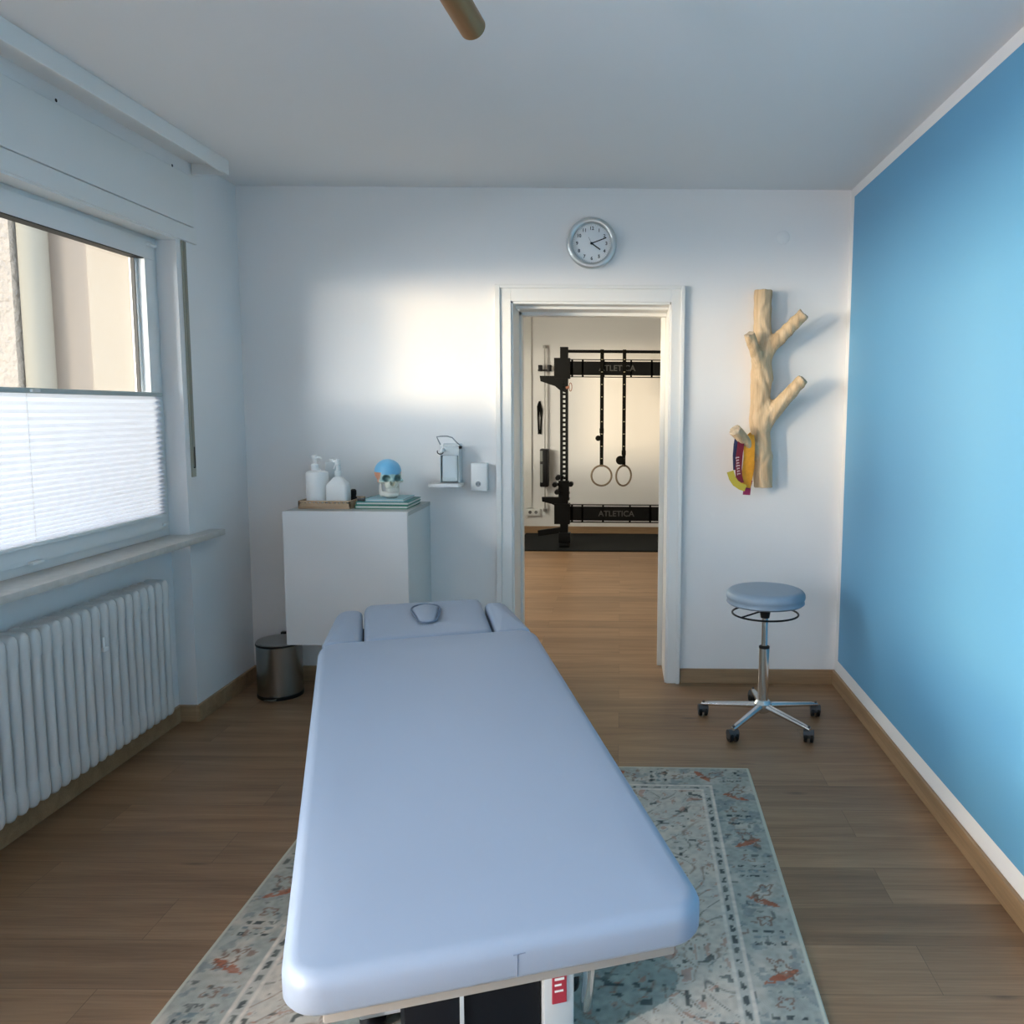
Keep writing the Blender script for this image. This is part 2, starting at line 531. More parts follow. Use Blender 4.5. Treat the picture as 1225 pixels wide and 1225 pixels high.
# ------------------------------------------------------------------ window one
def glassmat():
    m = bpy.data.materials.new('window_glass'); m.use_nodes = True
    nt = m.node_tree; nt.nodes.clear()
    o = nt.nodes.new('ShaderNodeOutputMaterial'); mx = nt.nodes.new('ShaderNodeMixShader')
    t = nt.nodes.new('ShaderNodeBsdfTransparent'); g = nt.nodes.new('ShaderNodeBsdfGlossy')
    g.inputs['Roughness'].default_value = 0.02
    t.inputs[0].default_value = (0.93, 0.96, 0.95, 1)
    mx.inputs[0].default_value = 0.03
    nt.links.new(t.outputs[0], mx.inputs[1]); nt.links.new(g.outputs[0], mx.inputs[2])
    nt.links.new(mx.outputs[0], o.inputs[0])
    return m
GLASS = glassmat()
def blindmat():
    m = bpy.data.materials.new('white_pleated_fabric'); m.use_nodes = True
    nt = m.node_tree; nt.nodes.clear()
    o = nt.nodes.new('ShaderNodeOutputMaterial'); mx = nt.nodes.new('ShaderNodeMixShader'); mx.inputs[0].default_value = 0.30
    d = nt.nodes.new('ShaderNodeBsdfDiffuse'); t = nt.nodes.new('ShaderNodeBsdfTranslucent')
    d.inputs[0].default_value = (0.84, 0.86, 0.92, 1); t.inputs[0].default_value = (0.62, 0.66, 0.74, 1)
    nt.links.new(d.outputs[0], mx.inputs[1]); nt.links.new(t.outputs[0], mx.inputs[2]); nt.links.new(mx.outputs[0], o.inputs[0])
    return m
BLIND = blindmat()
w = bxs([  # fixed frame
    (-2.075, -2.008, W1[0], W1[1], 0.86, 0.905), (-2.075, -2.008, W1[0], W1[1], 2.10, 2.15),
    (-2.075, -2.008, 3.645, W1[1], 0.905, 2.10), (-2.075, -2.008, W1[0], W1[0] + .045, 0.905, 2.10), (-2.075, -2.008, 2.20, 2.28, 0.905, 2.10)], .003, 2)
win = ob('window_1', w, PVC, kind='structure')
def sash(y0, y1):
    z0, z1, t = 0.895, 2.125, 0.078
    s = ob('sash', bxs([(-2.06, -1.995, y0, y1, z0, z0 + t), (-2.06, -1.995, y0, y1, z1 - t, z1),
                        (-2.06, -1.995, y0, y0 + t, z0 + t, z1 - t), (-2.06, -1.995, y1 - t, y1, z0 + t, z1 - t),
                        (-2.055, -2.025, y0 + t, y0 + t + .014, z0 + t, z1 - t), (-2.055, -2.025, y1 - t - .014, y1 - t, z0 + t, z1 - t)], .003, 2), PVC, win)
    g = .004
    ob('seal', bxs([(-2.045, -1.998, y0 + t, y1 - t, z1 - t - g, z1 - t), (-2.045, -2.03, y1 - t - .018, y1 - t - .014, z0 + t, z1 - t),
                    (-2.045, -2.03, y0 + t + .014, y0 + t + .018, z0 + t, z1 - t)]), GASK, s, smooth=0)
    ob('pane', bxs([(-2.044, -2.040, y0 + t, y1 - t, z0 + t, z1 - t)]), GLASS, s, smooth=0)
sash(2.27, 3.655); sash(0.835, 2.21)
bm = bmesh.new()
tube(bm, [(-2.0, 3.60, 2.105), (-1.985, 3.60, 2.105), (-1.985, 3.645, 2.105)], .008, 10)
tube(bm, [(-1.99, 3.61, .915), (-1.99, 3.64, .915)], .008, 10)
ob('hinge', bm, PVC, win)

def pleat(y0, y1, lab):
    t = thing('pleated_blind', lab, 'window blind', (-1.985, (y0 + y1) / 2, 0.955))
    zt, zb = 1.470, 0.968
    n = 25
    zsx = [zt]
    w = [1.25 - 0.65 * i / n for i in range(n)]
    s = sum(w)
    for q in w: zsx.append(zsx[-1] - q / s * (zt - zb))
    bm = bmesh.new(); rows = []
    for i in range(n):
        for z, x in ((zsx[i], -1.990), ((zsx[i] + zsx[i + 1]) / 2, -1.976)):
            rows.append([bm.verts.new((x, y, z)) for y in (y0 + .004 + (.004 if x < -1.98 else 0), y1 - .004 - (.004 if x < -1.98 else 0))])
    rows.append([bm.verts.new((-1.990, y, zb)) for y in (y0 + .008, y1 - .008)])
    for a, b in zip(rows[:-1], rows[1:]): bm.faces.new((a[0], a[1], b[1], b[0]))
    ob('pleated_fabric', bm, BLIND, t, smooth=0)
    ob('top_rail', bxs([(-1.995, -1.972, y0, y1, 1.470, 1.488)], .003, 2), mat('grey_blind_rail', (.42, .47, .46), .4), t)
    ob('bottom_rail', bxs([(-1.995, -1.975, y0 + .01, y1 - .005, 0.955, 0.968)], .003, 2), PVC, t)
    hy = y0 + (y1 - y0) * 0.40
    hs = bxs([(-1.980, -1.962, hy - .02, hy + .02, 1.474, 1.484)], .003, 2)
    ob('grip', hs, WPL, t, label='small white grip')
    c = bmesh.new()
    tube(c, [(-1.9735, hy - .035, 1.47), (-1.9735, hy - .035, .968)], .0008, 6)
    ob('cord', c, WPL, t)
pleat(2.30, 3.622, 'white pleated blind covering lower half of the window, nearest the far wall')
bm = bxs([(-1.995, -1.975, 2.775, 2.83, .893, .905)], .003, 2)
ob('blind_clip', bm, WPL, win)
# shutter strap and its guide beside the reveal
st = thing('shutter_strap', 'beige roller shutter strap in its guide beside the window reveal', 'shutter strap', (XL, 3.745, 1.12))
ob('guide', bxs([(XL, XL + .006, 3.728, 3.765, 1.115, 2.148)], .002, 1), BEIGEP, st)
ob('strap', bxs([(XL + .006, XL + .010, 3.737, 3.756, 1.16, 2.146)]), mat('grey_beige_webbing', (.30, .29, .24), .8), st)
ob('slot', bxs([(XL + .0055, XL + .0105, 3.742, 3.752, 1.155, 1.25)]), BLK, st)

# outdoors seen through upper pane
PLAS = mat('rough_pink_plaster', (0.60, 0.57, 0.56), 0.95, bump=1.0, bscale=14, var=.06, vscale=9)
PLAS.node_tree.nodes['Bump'].inputs['Distance'].default_value = 0.06
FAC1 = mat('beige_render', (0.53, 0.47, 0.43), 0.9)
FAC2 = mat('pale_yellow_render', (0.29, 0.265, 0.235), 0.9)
COLM = mat('pale_grey_column', (0.42, 0.43, 0.41), 0.8)
h = thing('house', 'sunlit beige neighbouring house seen through the upper window pane', 'building', (-7, 10, -3))
ob('rough_wall', bxs([(-12, -6.86, 9.6, 11.0, -3, 7)]), PLAS, h, smooth=0, label='rough pinkish plaster wall')
bm = bmesh.new(); lathe(bm, [(.15, -3), (.15, 7)], (-6.70, 9.75, 0), 24)
ob('column', bm, COLM, h)
ob('recess_wall', bxs([(-6.86, -5.95, 9.95, 11, -3, 7)]), FAC1, h, smooth=0)
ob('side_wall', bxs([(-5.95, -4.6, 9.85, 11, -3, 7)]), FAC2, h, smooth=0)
ob('ground_outside', bxs([(-40, XO - .01, -30, 30, -3.2, -3)]), mat('grey_ground', (.25, .25, .22), .95), kind='structure', smooth=0)

ob('wall_light_block', bxs([(-3.30, XO - .001, 0.62, 0.72, -3, 3.2)]), FAC2, kind='structure', smooth=0)  # added fin, unseen, keeps the rear lamp's light off the back-wall sun patch
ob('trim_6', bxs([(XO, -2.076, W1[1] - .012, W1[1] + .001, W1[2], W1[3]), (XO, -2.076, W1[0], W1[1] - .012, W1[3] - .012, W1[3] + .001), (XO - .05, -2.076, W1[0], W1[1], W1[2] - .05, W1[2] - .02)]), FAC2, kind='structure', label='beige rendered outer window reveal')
# windows out of view, frames and panes: one added for side light, one the gym's
for i, W in ((2, W2_ADDED), (3, W3)):
    y0, y1, z0, z1 = W
    ym = (y0 + y1) / 2
    wn = ob('window_%d' % i, bxs([(-2.07, -2.0, y0, y1, z0, z0 + .07), (-2.07, -2.0, y0, y1, z1 - .07, z1), (-2.07, -2.0, y0, y0 + .07, z0 + .07, z1 - .07),
            (-2.07, -2.0, y1 - .07, y1, z0 + .07, z1 - .07), (-2.07, -2.0, ym - .05, ym + .05, z0 + .07, z1 - .07)], .003, 1), PVC, kind='structure')
    ob('pane', bxs([(-2.04, -2.036, y0 + .07, ym - .05, z0 + .07, z1 - .07), (-2.04, -2.036, ym + .05, y1 - .07, z0 + .07, z1 - .07)]), GLASS, wn, smooth=0)

# ------------------------------------------------------------------ radiator
rd = thing('radiator', 'white column radiator in the niche under the window', 'radiator', (-1.93, 2.4, 0.13))
PIT = 0.0515
for i in range(44):
    y = 3.415 - i * PIT
    bm = bmesh.new()
    # front and back tubes joined by top/bottom headers, rounded ends
    for x in (-1.899, -1.961):
        tube(bm, [(x, y, .165), (x, y, .685)], .0195, 10, sx=1.0, cap=False)
    # rounded loop at ends
    prof = []
    for z, s in ((.132, .25), (.137, .62), (.147, .88), (.165, 1.0), (.215, 1.0), (.235, .80)):
        prof.append((z, s))
    for zz in (prof, [(.845 - z, s) for z, s in prof][::-1]):
        rings = []
        for z, s in zz:
            ring = []
            for k in range(20):
                a = 2 * math.pi * k / 20
                cx = -1.93 + math.copysign(.031, math.cos(a)) + .0205 * s * math.cos(a)
                ring.append(bm.verts.new((cx, y + .0235 * s * math.sin(a), z)))
            rings.append(ring)
        for a, b in zip(rings[:-1], rings[1:]):
            for k in range(20): bm.faces.new((a[k], a[(k + 1) % 20], b[(k + 1) % 20], b[k]))
        bm.faces.new(rings[0]); bm.faces.new(rings[-1])
    ob('column', bm, RAD, rd, smooth=50)
bm = bmesh.new()
for z in (.185, .655): tube(bm, [(-1.93, 3.44, z), (-1.93, 3.415 - 43 * PIT, z)], .017, 12)
ob('header_pipe', bm, RAD, rd)
bm = bxs([(-1.879, -1.868, 2.955, 2.985, .540, .556)], .003, 2)
box(bm, -1.879, -1.874, 2.962, 2.972, .556, .592, bev=.001)
ob('hook', bm, WPL, rd, label='small white hook on the radiator front')
bm = bmesh.new()
bm.free()
for y in (3.35, 1.5):
    bm = bmesh.new(); tube(bm, [(-1.93, y, .185), (-2.0, y, .185)], .01, 8)
    ob('wall_bracket', bm, RAD, rd)

# ------------------------------------------------------------------ rug
def make_rug():
    W, Lh = 1.580, 2.30
    nx, ny = 317, 461
    u = np.linspace(0, W, nx); v = np.linspace(0, Lh, ny)
    U, V = np.meshgrid(u, v)
    rs = np.random.RandomState(4)
    def vn(X, Y, s, seed):
        r = np.random.RandomState(seed); g = r.rand(64, 64)
        x = X * s; y = Y * s; xi = np.floor(x).astype(int); yi = np.floor(y).astype(int)
        fx = x - xi; fy = y - yi; fx = fx * fx * (3 - 2 * fx); fy = fy * fy * (3 - 2 * fy)
        G = lambda a, b: g[a % 64, b % 64]
        return (G(xi, yi) * (1 - fx) + G(xi + 1, yi) * fx) * (1 - fy) + (G(xi, yi + 1) * (1 - fx) + G(xi + 1, yi + 1) * fx) * fy
    def fbm(X, Y, s, seed): return (vn(X, Y, s, seed) * .5 + vn(X, Y, s * 2.1, seed + 1) * .3 + vn(X, Y, s * 4.3, seed + 2) * .2)
    d = np.minimum(np.minimum(U, W - U), np.minimum(V, Lh - V))
    side = np.minimum(U, W - U) < np.minimum(V, Lh - V)
    along = np.where(side, V, U)
    c = np.zeros(U.shape + (3,))
    cream = np.array([.55, .53, .46]); blue = np.array([.32, .365, .345]); dark = np.array([.035, .055, .06]); rust = np.array([.36, .105, .045])
    brown = np.array([.20, .12, .085]); teal = np.array([.15, .215, .235]); white = np.array([.62, .61, .55])
    def mixc(mask, col, k=1.0):
        m = np.clip(mask, 0, 1)[..., None] * k
        c[:] = c * (1 - m) + col * m
    n1 = fbm(U, V, 9, 1); n2 = fbm(U, V, 30, 9); n3 = vn(U, V, 90, 20)
    c[:] = cream
    mixc((n1 - .42) * 4, np.array([.45, .47, .43]), .8)
    # border field
    bd = d < .165
    mixc(bd * np.clip(.35 + (fbm(U, V, 12, 30) - .3) * 2.2, 0, 1), blue, 1)
    mixc(bd * (fbm(U, V, 22, 40) > .62), teal, .55)
    # inner field: mottled with green-grey medallion
    cu, cv = U - W / 2, V - Lh / 2
    rr = np.sqrt((cu / .40) ** 2 + (cv / .62) ** 2) + .12 * np.sin(6 * np.arctan2(cv, cu))
    inner = d > .205
    mixc(inner * (rr < 1.0), np.array([.20, .27, .26]), .85)
    # arabesque lines in mirrored coordinates
    au, av = np.abs(cu), np.abs(cv)
    f1 = np.sin(au * 27 + 2.1 * np.sin(av * 13)) * np.cos(av * 22 + 1.7 * np.sin(au * 19))
    f2 = np.sin(au * 51 + 3.0 * vn(au, av, 10, 50) * 4) * np.sin(av * 47 + 3 * vn(au, av, 9, 60) * 4)
    ln = np.clip(1 - np.abs(f1 - .1) / .11, 0, 1) * (fbm(U, V, 40, 70) > .38)
    mixc(inner * ln, np.where((vn(U, V, 6, 80) > .5)[..., None], dark, brown), .75)
    ln2 = np.clip(1 - np.abs(f2 - .45) / .13, 0, 1) * (fbm(U, V, 50, 75) > .42)
    mixc(inner * ln2, np.where((vn(U, V, 9, 85) > .45)[..., None], brown, teal), .7)
    mixc(inner * (f2 > .82), rust, .45)
    dk = (vn(U, V, 55, 90) > .80) & (vn(U, V, 14, 91) > .45)
    mixc(inner * dk, dark, .8)
    # border motifs: repeat every .32 m
    per = .3285
    t = (along % per) / per
    k = (along // per).astype(int)
    w1 = d + .012 * np.sin(along * 90)
    # rust leaf, slanted
    s = np.where(k % 2 == 0, 1, -1)
    lx = (t - .22) * per - s * (d - .085) * .55
    leaf = (np.abs(lx) < .016 * (1 - ((d - .085) / .05) ** 2)) & bd & (fbm(U, V, 60, 100) > .36)
    mixc(leaf, rust, .85)
    lx2 = (t - .34) * per + s * (d - .085) * .8
    leaf2 = (np.abs(np.hypot(lx2, d - .075) - .026 - .007 * np.sin(5 * np.arctan2(lx2, d - .075))) < .0045) & bd
    mixc(leaf2, brown, .8)
    # dark dashed rosettes
    for t0, colr in ((.62, dark), (.70, teal), (.78, dark)):
        dash = (np.abs((t - t0) * per + .012 * (n2 - .5)) < .003 + .005 * n3) & (np.abs((d * 26 + .5 * n2) % 1 - .5) < .15 + .35 * n3) & (d > .045) & (d < .135) & (fbm(U, V, 70, 110) > .36)
        mixc(dash, colr, .9)
    ra = np.arctan2((t - .93) * per, d - .09)
    ros = (np.abs(np.hypot((t - .93) * per, d - .09) - .018 - .006 * np.sin(4 * ra + 9 * n1) ) < .0035) & bd & (n2 > .38)
    mixc(ros, brown, .8)
    sp = (vn(U, V, 60, 120) > .84) & bd & (d > .02)
    mixc(sp, np.where((vn(U, V, 15, 121) > .5)[..., None], dark, brown), .65)
    # guard stripe: two light lines, dark dashes between
    mixc((np.abs(d - .168) < .004), white, .9)
    mixc((np.abs(d - .203) < .004), white, .9)
    g = (d > .174) & (d < .197)
    mixc(g, np.array([.40, .43, .40]), .7)
    mixc(g & (np.abs((along * 21 + .25 * n2) % 1 - .5) < .18 + .2 * n3) & (np.abs(d - .1855) < .0035 + .006 * n3) & (n2 > .36), dark, .85)
    # wear and binding
    c *= (0.86 + .28 * n3)[..., None] * np.array([1.08, .97, .93])
    mixc((fbm(U, V, 25, 130) - .5) * 3, cream, .35)
    mixc(d < .011, np.array([.55, .54, .45]), 1)
    co = np.zeros((ny, nx, 3)); co[..., 0] = U - W / 2; co[..., 1] = V - Lh / 2; co[..., 2] = .009
    co[0, :, 2] = co[-1, :, 2] = 0.003; co[:, 0, 2] = co[:, -1, 2] = 0.003
    verts = co.reshape(-1, 3)
    idx = np.arange(nx * ny).reshape(ny, nx)
    q = np.stack([idx[:-1, :-1], idx[:-1, 1:], idx[1:, 1:], idx[1:, :-1]], -1).reshape(-1, 4)
    # underside
    b0 = len(verts)
    verts = np.concatenate([verts, [[-W / 2, -Lh / 2, 0], [W / 2, -Lh / 2, 0], [W / 2, Lh / 2, 0], [-W / 2, Lh / 2, 0]]])
    faces = q.tolist()
    faces.append([b0 + 3, b0 + 2, b0 + 1, b0])
    faces.append([b0, b0 + 1] + idx[0, ::-1].tolist())
    faces.append([b0 + 2, b0 + 3] + idx[-1, :].tolist())
    faces.append([b0 + 1, b0 + 2] + idx[::-1, -1].tolist())
    faces.append([b0 + 3, b0] + idx[:, 0].tolist())
    me = bpy.data.meshes.new('rug')
    me.from_pydata(verts.tolist(), [], faces)
    ca = me.color_attributes.new('pattern', 'FLOAT_COLOR', 'POINT')
    full = np.ones((len(verts), 4)); full[:b0, :3] = c.reshape(-1, 3); full[b0:, :3] = cream
    ca.data.foreach_set('color', full.ravel().astype(np.float32))
    m = mat('woven_rug', (.5, .5, .45), 0.95, bump=.5, bscale=350, spec=.1)
    at = m.node_tree.nodes.new('ShaderNodeVertexColor'); at.layer_name = 'pattern'
    m.node_tree.links.new(at.outputs[0], m.node_tree.nodes['Principled BSDF'].inputs['Base Color'])
    me.materials.append(m)
    o = bpy.data.objects.new('patterned_rug', me)
    o.location = (-0.287, 2.075, 0)
    o.rotation_euler.z = R(-1.0)
    COL.objects.link(o)
    o['label'] = 'vintage style blue grey and cream patterned rug under the treatment table'
    o['category'] = 'rug'
make_rug()

# ------------------------------------------------------------------ treatment table
a_, b_ = R(17.5), math.asin(.105 / 1.51)
eu = Vector((math.cos(a_), math.sin(a_), 0))
ev = Vector((-math.sin(a_) * math.cos(b_), math.cos(a_) * math.cos(b_), math.sin(b_)))
en = eu.cross(ev)
TM = Matrix((eu, ev, en)).transposed().to_4x4()
TM.translation = (-.477, 1.157, .58)
TF = Matrix.Rotation(a_, 4, 'Z'); TF.translation = (-.477, 1.157, 0)    # level frame on floor
tb = thing('treatment_table', 'light blue upholstered physiotherapy treatment table standing on the rug', 'treatment table', TF @ Vector((.325, .75, 0.009)))

def cushion(x0, x1, y0, y1, z0, z1, r, poly=None, bulge=0.0, e=.022):
    poly = poly or rrect(x0, x1, y0, y1, r)
    bm = bmesh.new()
    prof = []
    nseg = 5
    for k in range(nseg + 1):
        t = R(90 * k / nseg); prof.append((z0 + e * (1 - math.sin(t)) * .8, e * (1 - math.cos(t)) ))
    # build rings by inset from the outline
    cx = sum(p[0] for p in poly) / len(poly); cy = sum(p[1] for p in poly) / len(poly)
    n = len(poly)
    nrm = []
    for i in range(n):
        ax, ay = poly[i - 1]; bx, by = poly[(i + 1) % n]
        dx, dy = bx - ax, by - ay
        l = math.hypot(dx, dy) or 1
        nrm.append((-dy / l, dx / l))
    area = sum(poly[i][0] * poly[(i + 1) % n][1] - poly[(i + 1) % n][0] * poly[i][1] for i in range(n))
    sgn = 1 if area > 0 else -1
    levels = []
    for k in range(nseg + 1):
        t = R(90 * k / nseg)
        levels.append((z0 + e * .5 * (1 - math.cos(R(90) - t)) if False else z0 + e * .5 * math.sin(t) - 0, e * .5 * (1 - math.sin(t)) ))
    levels = [(z0, e * .45), (z0 + e * .15, e * .18), (z0 + e * .45, 0)] 
    for k in range(nseg + 1):
        t = R(90 * k / nseg)
        levels.append((z1 - e + e * math.sin(t), e * (1 - math.cos(t))))
    rings = []
    for z, ins in levels:
        rings.append([bm.verts.new((poly[i][0] + nrm[i][0] * ins * sgn, poly[i][1] + nrm[i][1] * ins * sgn, z)) for i in range(n)])
    for ra, rb in zip(rings[:-1], rings[1:]):
        for i in range(n): bm.faces.new((ra[i], ra[(i + 1) % n], rb[(i + 1) % n], rb[i]))
    bm.faces.new(list(reversed(rings[0])))
    # crowned top
    last = rings[-1]
    for sc_, dz in ((.8, .35), (.5, .8), (.2, 1.0)):
        nr = [bm.verts.new((cx + (v.co.x - cx) * sc_, cy + (v.co.y - cy) * sc_, z1 + bulge * dz)) for v in rings[-1]]
        for i in range(n): bm.faces.new((last[i], last[(i + 1) % n], nr[(i + 1) % n], nr[i]))
        last = nr
    bm.faces.new(last)
    return bm
main = ob('mattress', cushion(-.025, .672, 0, 1.52, -.072, 0, .065, bulge=.004, e=.026), VINYL, tb, smooth=60, M=TM)
bm = bmesh.new()
tube(bm, [(.333, .0, -.024), (.333, .0, -.062)], .0011, 6)
tube(bm, [(.326, -.0008, -.0225), (.346, -.0008, -.0215)], .0008, 6)
ob('seam', bm, mat('blue_stitching', (.17, .21, .29), .7), main, M=TM)
ob('base_board', bxs([(.035, .615, .02, 1.48, -.098, -.0715)], .004, 2), mat('grey_beige_board', (.30, .285, .265), .6), tb, M=TM)
# head section: centre piece with breathing plug and two arm pieces
def blob(pts, r=.02, n=4):
    """rounded polygon"""
    out = []
    k = len(pts)
    for i in range(k):
        p0 = Vector(pts[i - 1]); p1 = Vector(pts[i]); p2 = Vector(pts[(i + 1) % k])
        a = (p0 - p1); b = (p2 - p1)
        la = min(r, a.length * .45); lb = min(r, b.length * .45)
        A = p1 + a.normalized() * la; C = p1 + b.normalized() * lb
        for j in range(n + 1):
            t = j / n
            q = A * (1 - t) ** 2 + p1 * 2 * t * (1 - t) + C * t * t
            out.append((q.x, q.y))
    return out
HM = TM @ Matrix.Translation((0, 0, 0))
cent = cushion(0, 0, 0, 0, -.060, -.006, 0, poly=blob([(.113, 1.528), (.535, 1.528), (.546, 1.93), (.118, 1.93)], .04), bulge=.010, e=.024)
# shallow dip round the face opening
for v in cent.verts:
    dx, dy = (v.co.x - .325) / .10, (v.co.y - 1.735) / .15
    q = math.exp(-(dx * dx + dy * dy))
    if v.co.z > -.03: v.co.z -= .012 * q
head = ob('head_cushion', cent, VINYL, tb, smooth=60, M=HM)
plug = [(.282, 1.800), (.300, 1.838), (.335, 1.846), (.368, 1.830), (.376, 1.790), (.352, 1.655), (.325, 1.640), (.298, 1.655)]
bm = cushion(0, 0, 0, 0, -.05, .008, 0, poly=blob(plug, .02, 3), bulge=.006, e=.012)
ob('face_hole_plug', bm, VINYL, head, smooth=60, M=HM, label='rounded plug filling the face opening')
bm = bmesh.new()
lp = [Vector((x, y, .0035)) for x, y in blob([(.325 + (x - .325) * 1.13, 1.74 + (y - 1.74) * 1.07) for x, y in plug], .02, 3)]
tube(bm, lp, .0030, 8, closed=True)
ob('gap_shade_line', bm, mat('gap_shade_blue', (.12, .16, .23), .8), head, M=HM)  # dark line standing in for shade in the slit round the plug
for pts in ([(-.020, 1.528), (.108, 1.528), (.112, 1.880), (.050, 1.890), (.022, 1.855)], [(.540, 1.528), (.668, 1.528), (.632, 1.850), (.608, 1.880), (.552, 1.875)]):
    ob('arm_cushion', cushion(0, 0, 0, 0, -.075, -.010, 0, poly=blob(pts, .028), bulge=.008, e=.020), VINYL, tb, smooth=60, M=HM)
ob('dark_gap_board', bxs([(.125, .53, 1.50, 1.90, -.0765, -.0605), (.02, .63, 1.44, 1.86, -.094, -.0765)], .004, 2), BLKM, tb, M=TM)  # head board; wider black layer added so the cushion gaps look shaded
# lifting frame
DKM = mat('dark_navy_steel', (.005, .006, .009), .5, spec=.2)
LGM = mat('light_grey_steel', (.52, .55, .56), .4)
ob('top_frame', bxs([(.09, .13, .1, 1.40, -.130, -.098), (.52, .56, .1, 1.40, -.130, -.098), (.09, .56, .14, .18, -.130, -.098), (.09, .56, 1.3, 1.34, -.130, -.098)], .003, 1), DKM, tb, M=TM)
ob('lift_column', bxs([(.17, .46, .42, .95, .03, .54)], .006, 2), DKM, tb, M=TF)
bm = bxs([(.285, .293, .412, .421, .05, .50)])
ob('cover_trim', bm, LGM, tb, M=TF)
sp = ob('side_column', bxs([(.462, .53, .40, .85, .05, .50)], .006, 2), LGM, tb, M=TF)
lab = bxs([(.480, .512, .396, .401, .150, .222)], .001, 1)
lo = ob('sticker', lab, mat('red_label', (.36, .02, .04), .4), sp, M=TF, label='red warning label')
bm = bxs([(.485, .506, .3945, .3965, .205, .210), (.485, .500, .3945, .3965, .192, .196), (.485, .504, .3945, .3965, .178, .182)])
ob('sticker_print', bm, WPL, sp, M=TF, smooth=0)
bm = bmesh.new()
tube(bm, [(.555, .30, .50), (.56, .36, .30)], .008, 12); tube(bm, [(.558, .34, .36), (.572, .46, .08)], .014, 12)
ob('gas_strut', bm, CHR, tb, M=TF)
ob('floor_frame', bxs([(.08, .14, .60, 1.35, .05, .10), (.54, .60, .60, 1.35, .05, .10), (.08, .60, .60, .66, .05, .10), (.08, .60, 1.22, 1.28, .05, .10)], .005, 2), LGM, tb, M=TF)
for x, y in ((.11, .63), (.57, .63), (.11, 1.32), (.57, 1.32)):
    bm = bmesh.new(); lathe(bm, [(.028, .0), (.03, .004), (.03, .02), (.012, .03), (.012, .055)], (x, y, .0095), 20)
    ob('foot', bm, BLK, tb, M=TF)

# ------------------------------------------------------------------ stool
SX, SY = .661, 3.715
stl = thing('rolling_stool', 'round light blue rolling stool on five chrome castored legs', 'stool', (SX, SY, 0))
zc = P(914, 712, SY).z
bm = bmesh.new()
rr_ = .178
prof = [(.02, -.038), (rr_ * .93, -.038), (rr_ * .985, -.030)]
for k in range(9):
    t = R(-35 + 125 * k / 8); prof.append((rr_ - .034 + .034 * math.cos(t), .0 + .030 * math.sin(t)))
prof += [(.11, .0325), (.06, .034), (.01, .0345)]
lathe(bm, prof, (SX, SY, zc), 48)
ob('seat', bm, mat('grey_blue_vinyl', (.225, .300, .385), .45, bump=.08, bscale=900), stl, smooth=60)
bm = bmesh.new()
zr = P(912, 732, SY).z - .006
tube(bm, [(SX + .148 * math.cos(R(10 * k)), SY + .148 * math.sin(R(10 * k)), zr) for k in range(36)], .0045, 8, closed=True)
for ad in (215, 35): tube(bm, [(SX + .148 * math.cos(R(ad)), SY + .148 * math.sin(R(ad)), zr), (SX + .03 * math.cos(R(ad)), SY + .03 * math.sin(R(ad)), zr + .012)], .004, 8)
ob('height_ring', bm, BLKM, stl)
bm = bmesh.new(); lathe(bm, [(.06, zc - .038 - .012), (.06, zc - .038), ], (SX, SY, 0), 24); lathe(bm, [(.02, zr - .02), (.028, zc - .05)], (SX, SY, 0), 20)
ob('seat_mount', bm, BLK, stl)
zm = P(912, 775, SY).z
bm = bmesh.new(); lathe(bm, [(.0145, zm - .02), (.0145, zc - .05)], (SX, SY, 0), 24)
ob('piston', bm, CHR, stl)
bm = bmesh.new(); lathe(bm, [(.024, .075), (.024, zm), (.020, zm + .002)], (SX, SY, 0), 28)
ob('column', bm, CHR, stl)
bm = bmesh.new(); lathe(bm, [(.0245, zm), (.0245, zm + .008), (.018, zm + .012)], (SX, SY, 0), 28)
ob('collar', bm, BLK, stl)
bm = bmesh.new(); lathe(bm, [(.02, .052), (.034, .060), (.040, .078), (.040, .098), (.030, .112), (.024, .114)], (SX, SY, 0), 28)
ob('hub', bm, ALU, stl)
for k in range(5):
    a = R(90 + 72 * k)
    c, s = math.cos(a), math.sin(a)
    bm = bmesh.new()
    L0, L1 = .03, .285
    secs = []
    for i in range(9):
        t = i / 8
        r = L0 + (L1 - L0) * t
        wd = .019 - .005 * t; top = .100 - .028 * t; bot = top - (.030 - .012 * t)
        if i == 8: wd *= .75; top -= .004
        ring = []
        for q in range(10):
            an = 2 * math.pi * q / 10
            ring.append(bm.verts.new((SX + c * r - s * wd * math.cos(an), SY + s * r + c * wd * math.cos(an), (top + bot) / 2 + (top - bot) / 2 * math.sin(an))))
        secs.append(ring)
    for p, q in zip(secs[:-1], secs[1:]):
        for i in range(10): bm.faces.new((p[i], p[(i + 1) % 10], q[(i + 1) % 10], q[i]))
    bm.faces.new(secs[0]); bm.faces.new(secs[-1])
    ob('leg', bm, ALU, stl, smooth=60)
    cx, cy = SX + c * .277, SY + s * .277
    wa = [60, 95, 110, 80, 85][k]
    wd = Vector((math.cos(R(wa + 90)), math.sin(R(wa + 90)), 0))      # axle direction
    fwv = Vector((math.cos(R(wa)), math.sin(R(wa)), 0))
    bm = bmesh.new()
    cc = Vector((cx, cy, .0245)) + fwv * .008
    for sg in (-1, 1):
        p0 = cc + wd * sg * .006; p1 = cc + wd * sg * .021
        tube(bm, [p0, p0 + wd * sg * .003, p1 - wd * sg * .003, p1], [.0235, .0245, .0245, .021], 22)
    cs = ob('caster', bm, BLK, stl)
    bm = bmesh.new()
    lathe(bm, [(.0055, .045), (.0055, .075)], (cx, cy, 0), 10)
    tube(bm, [cc - wd * .023 + Vector((0, 0, .012)), cc + wd * .023 + Vector((0, 0, .012))], [.020, .020], 20)
    ob('caster_hood', bm, DKG, cs)

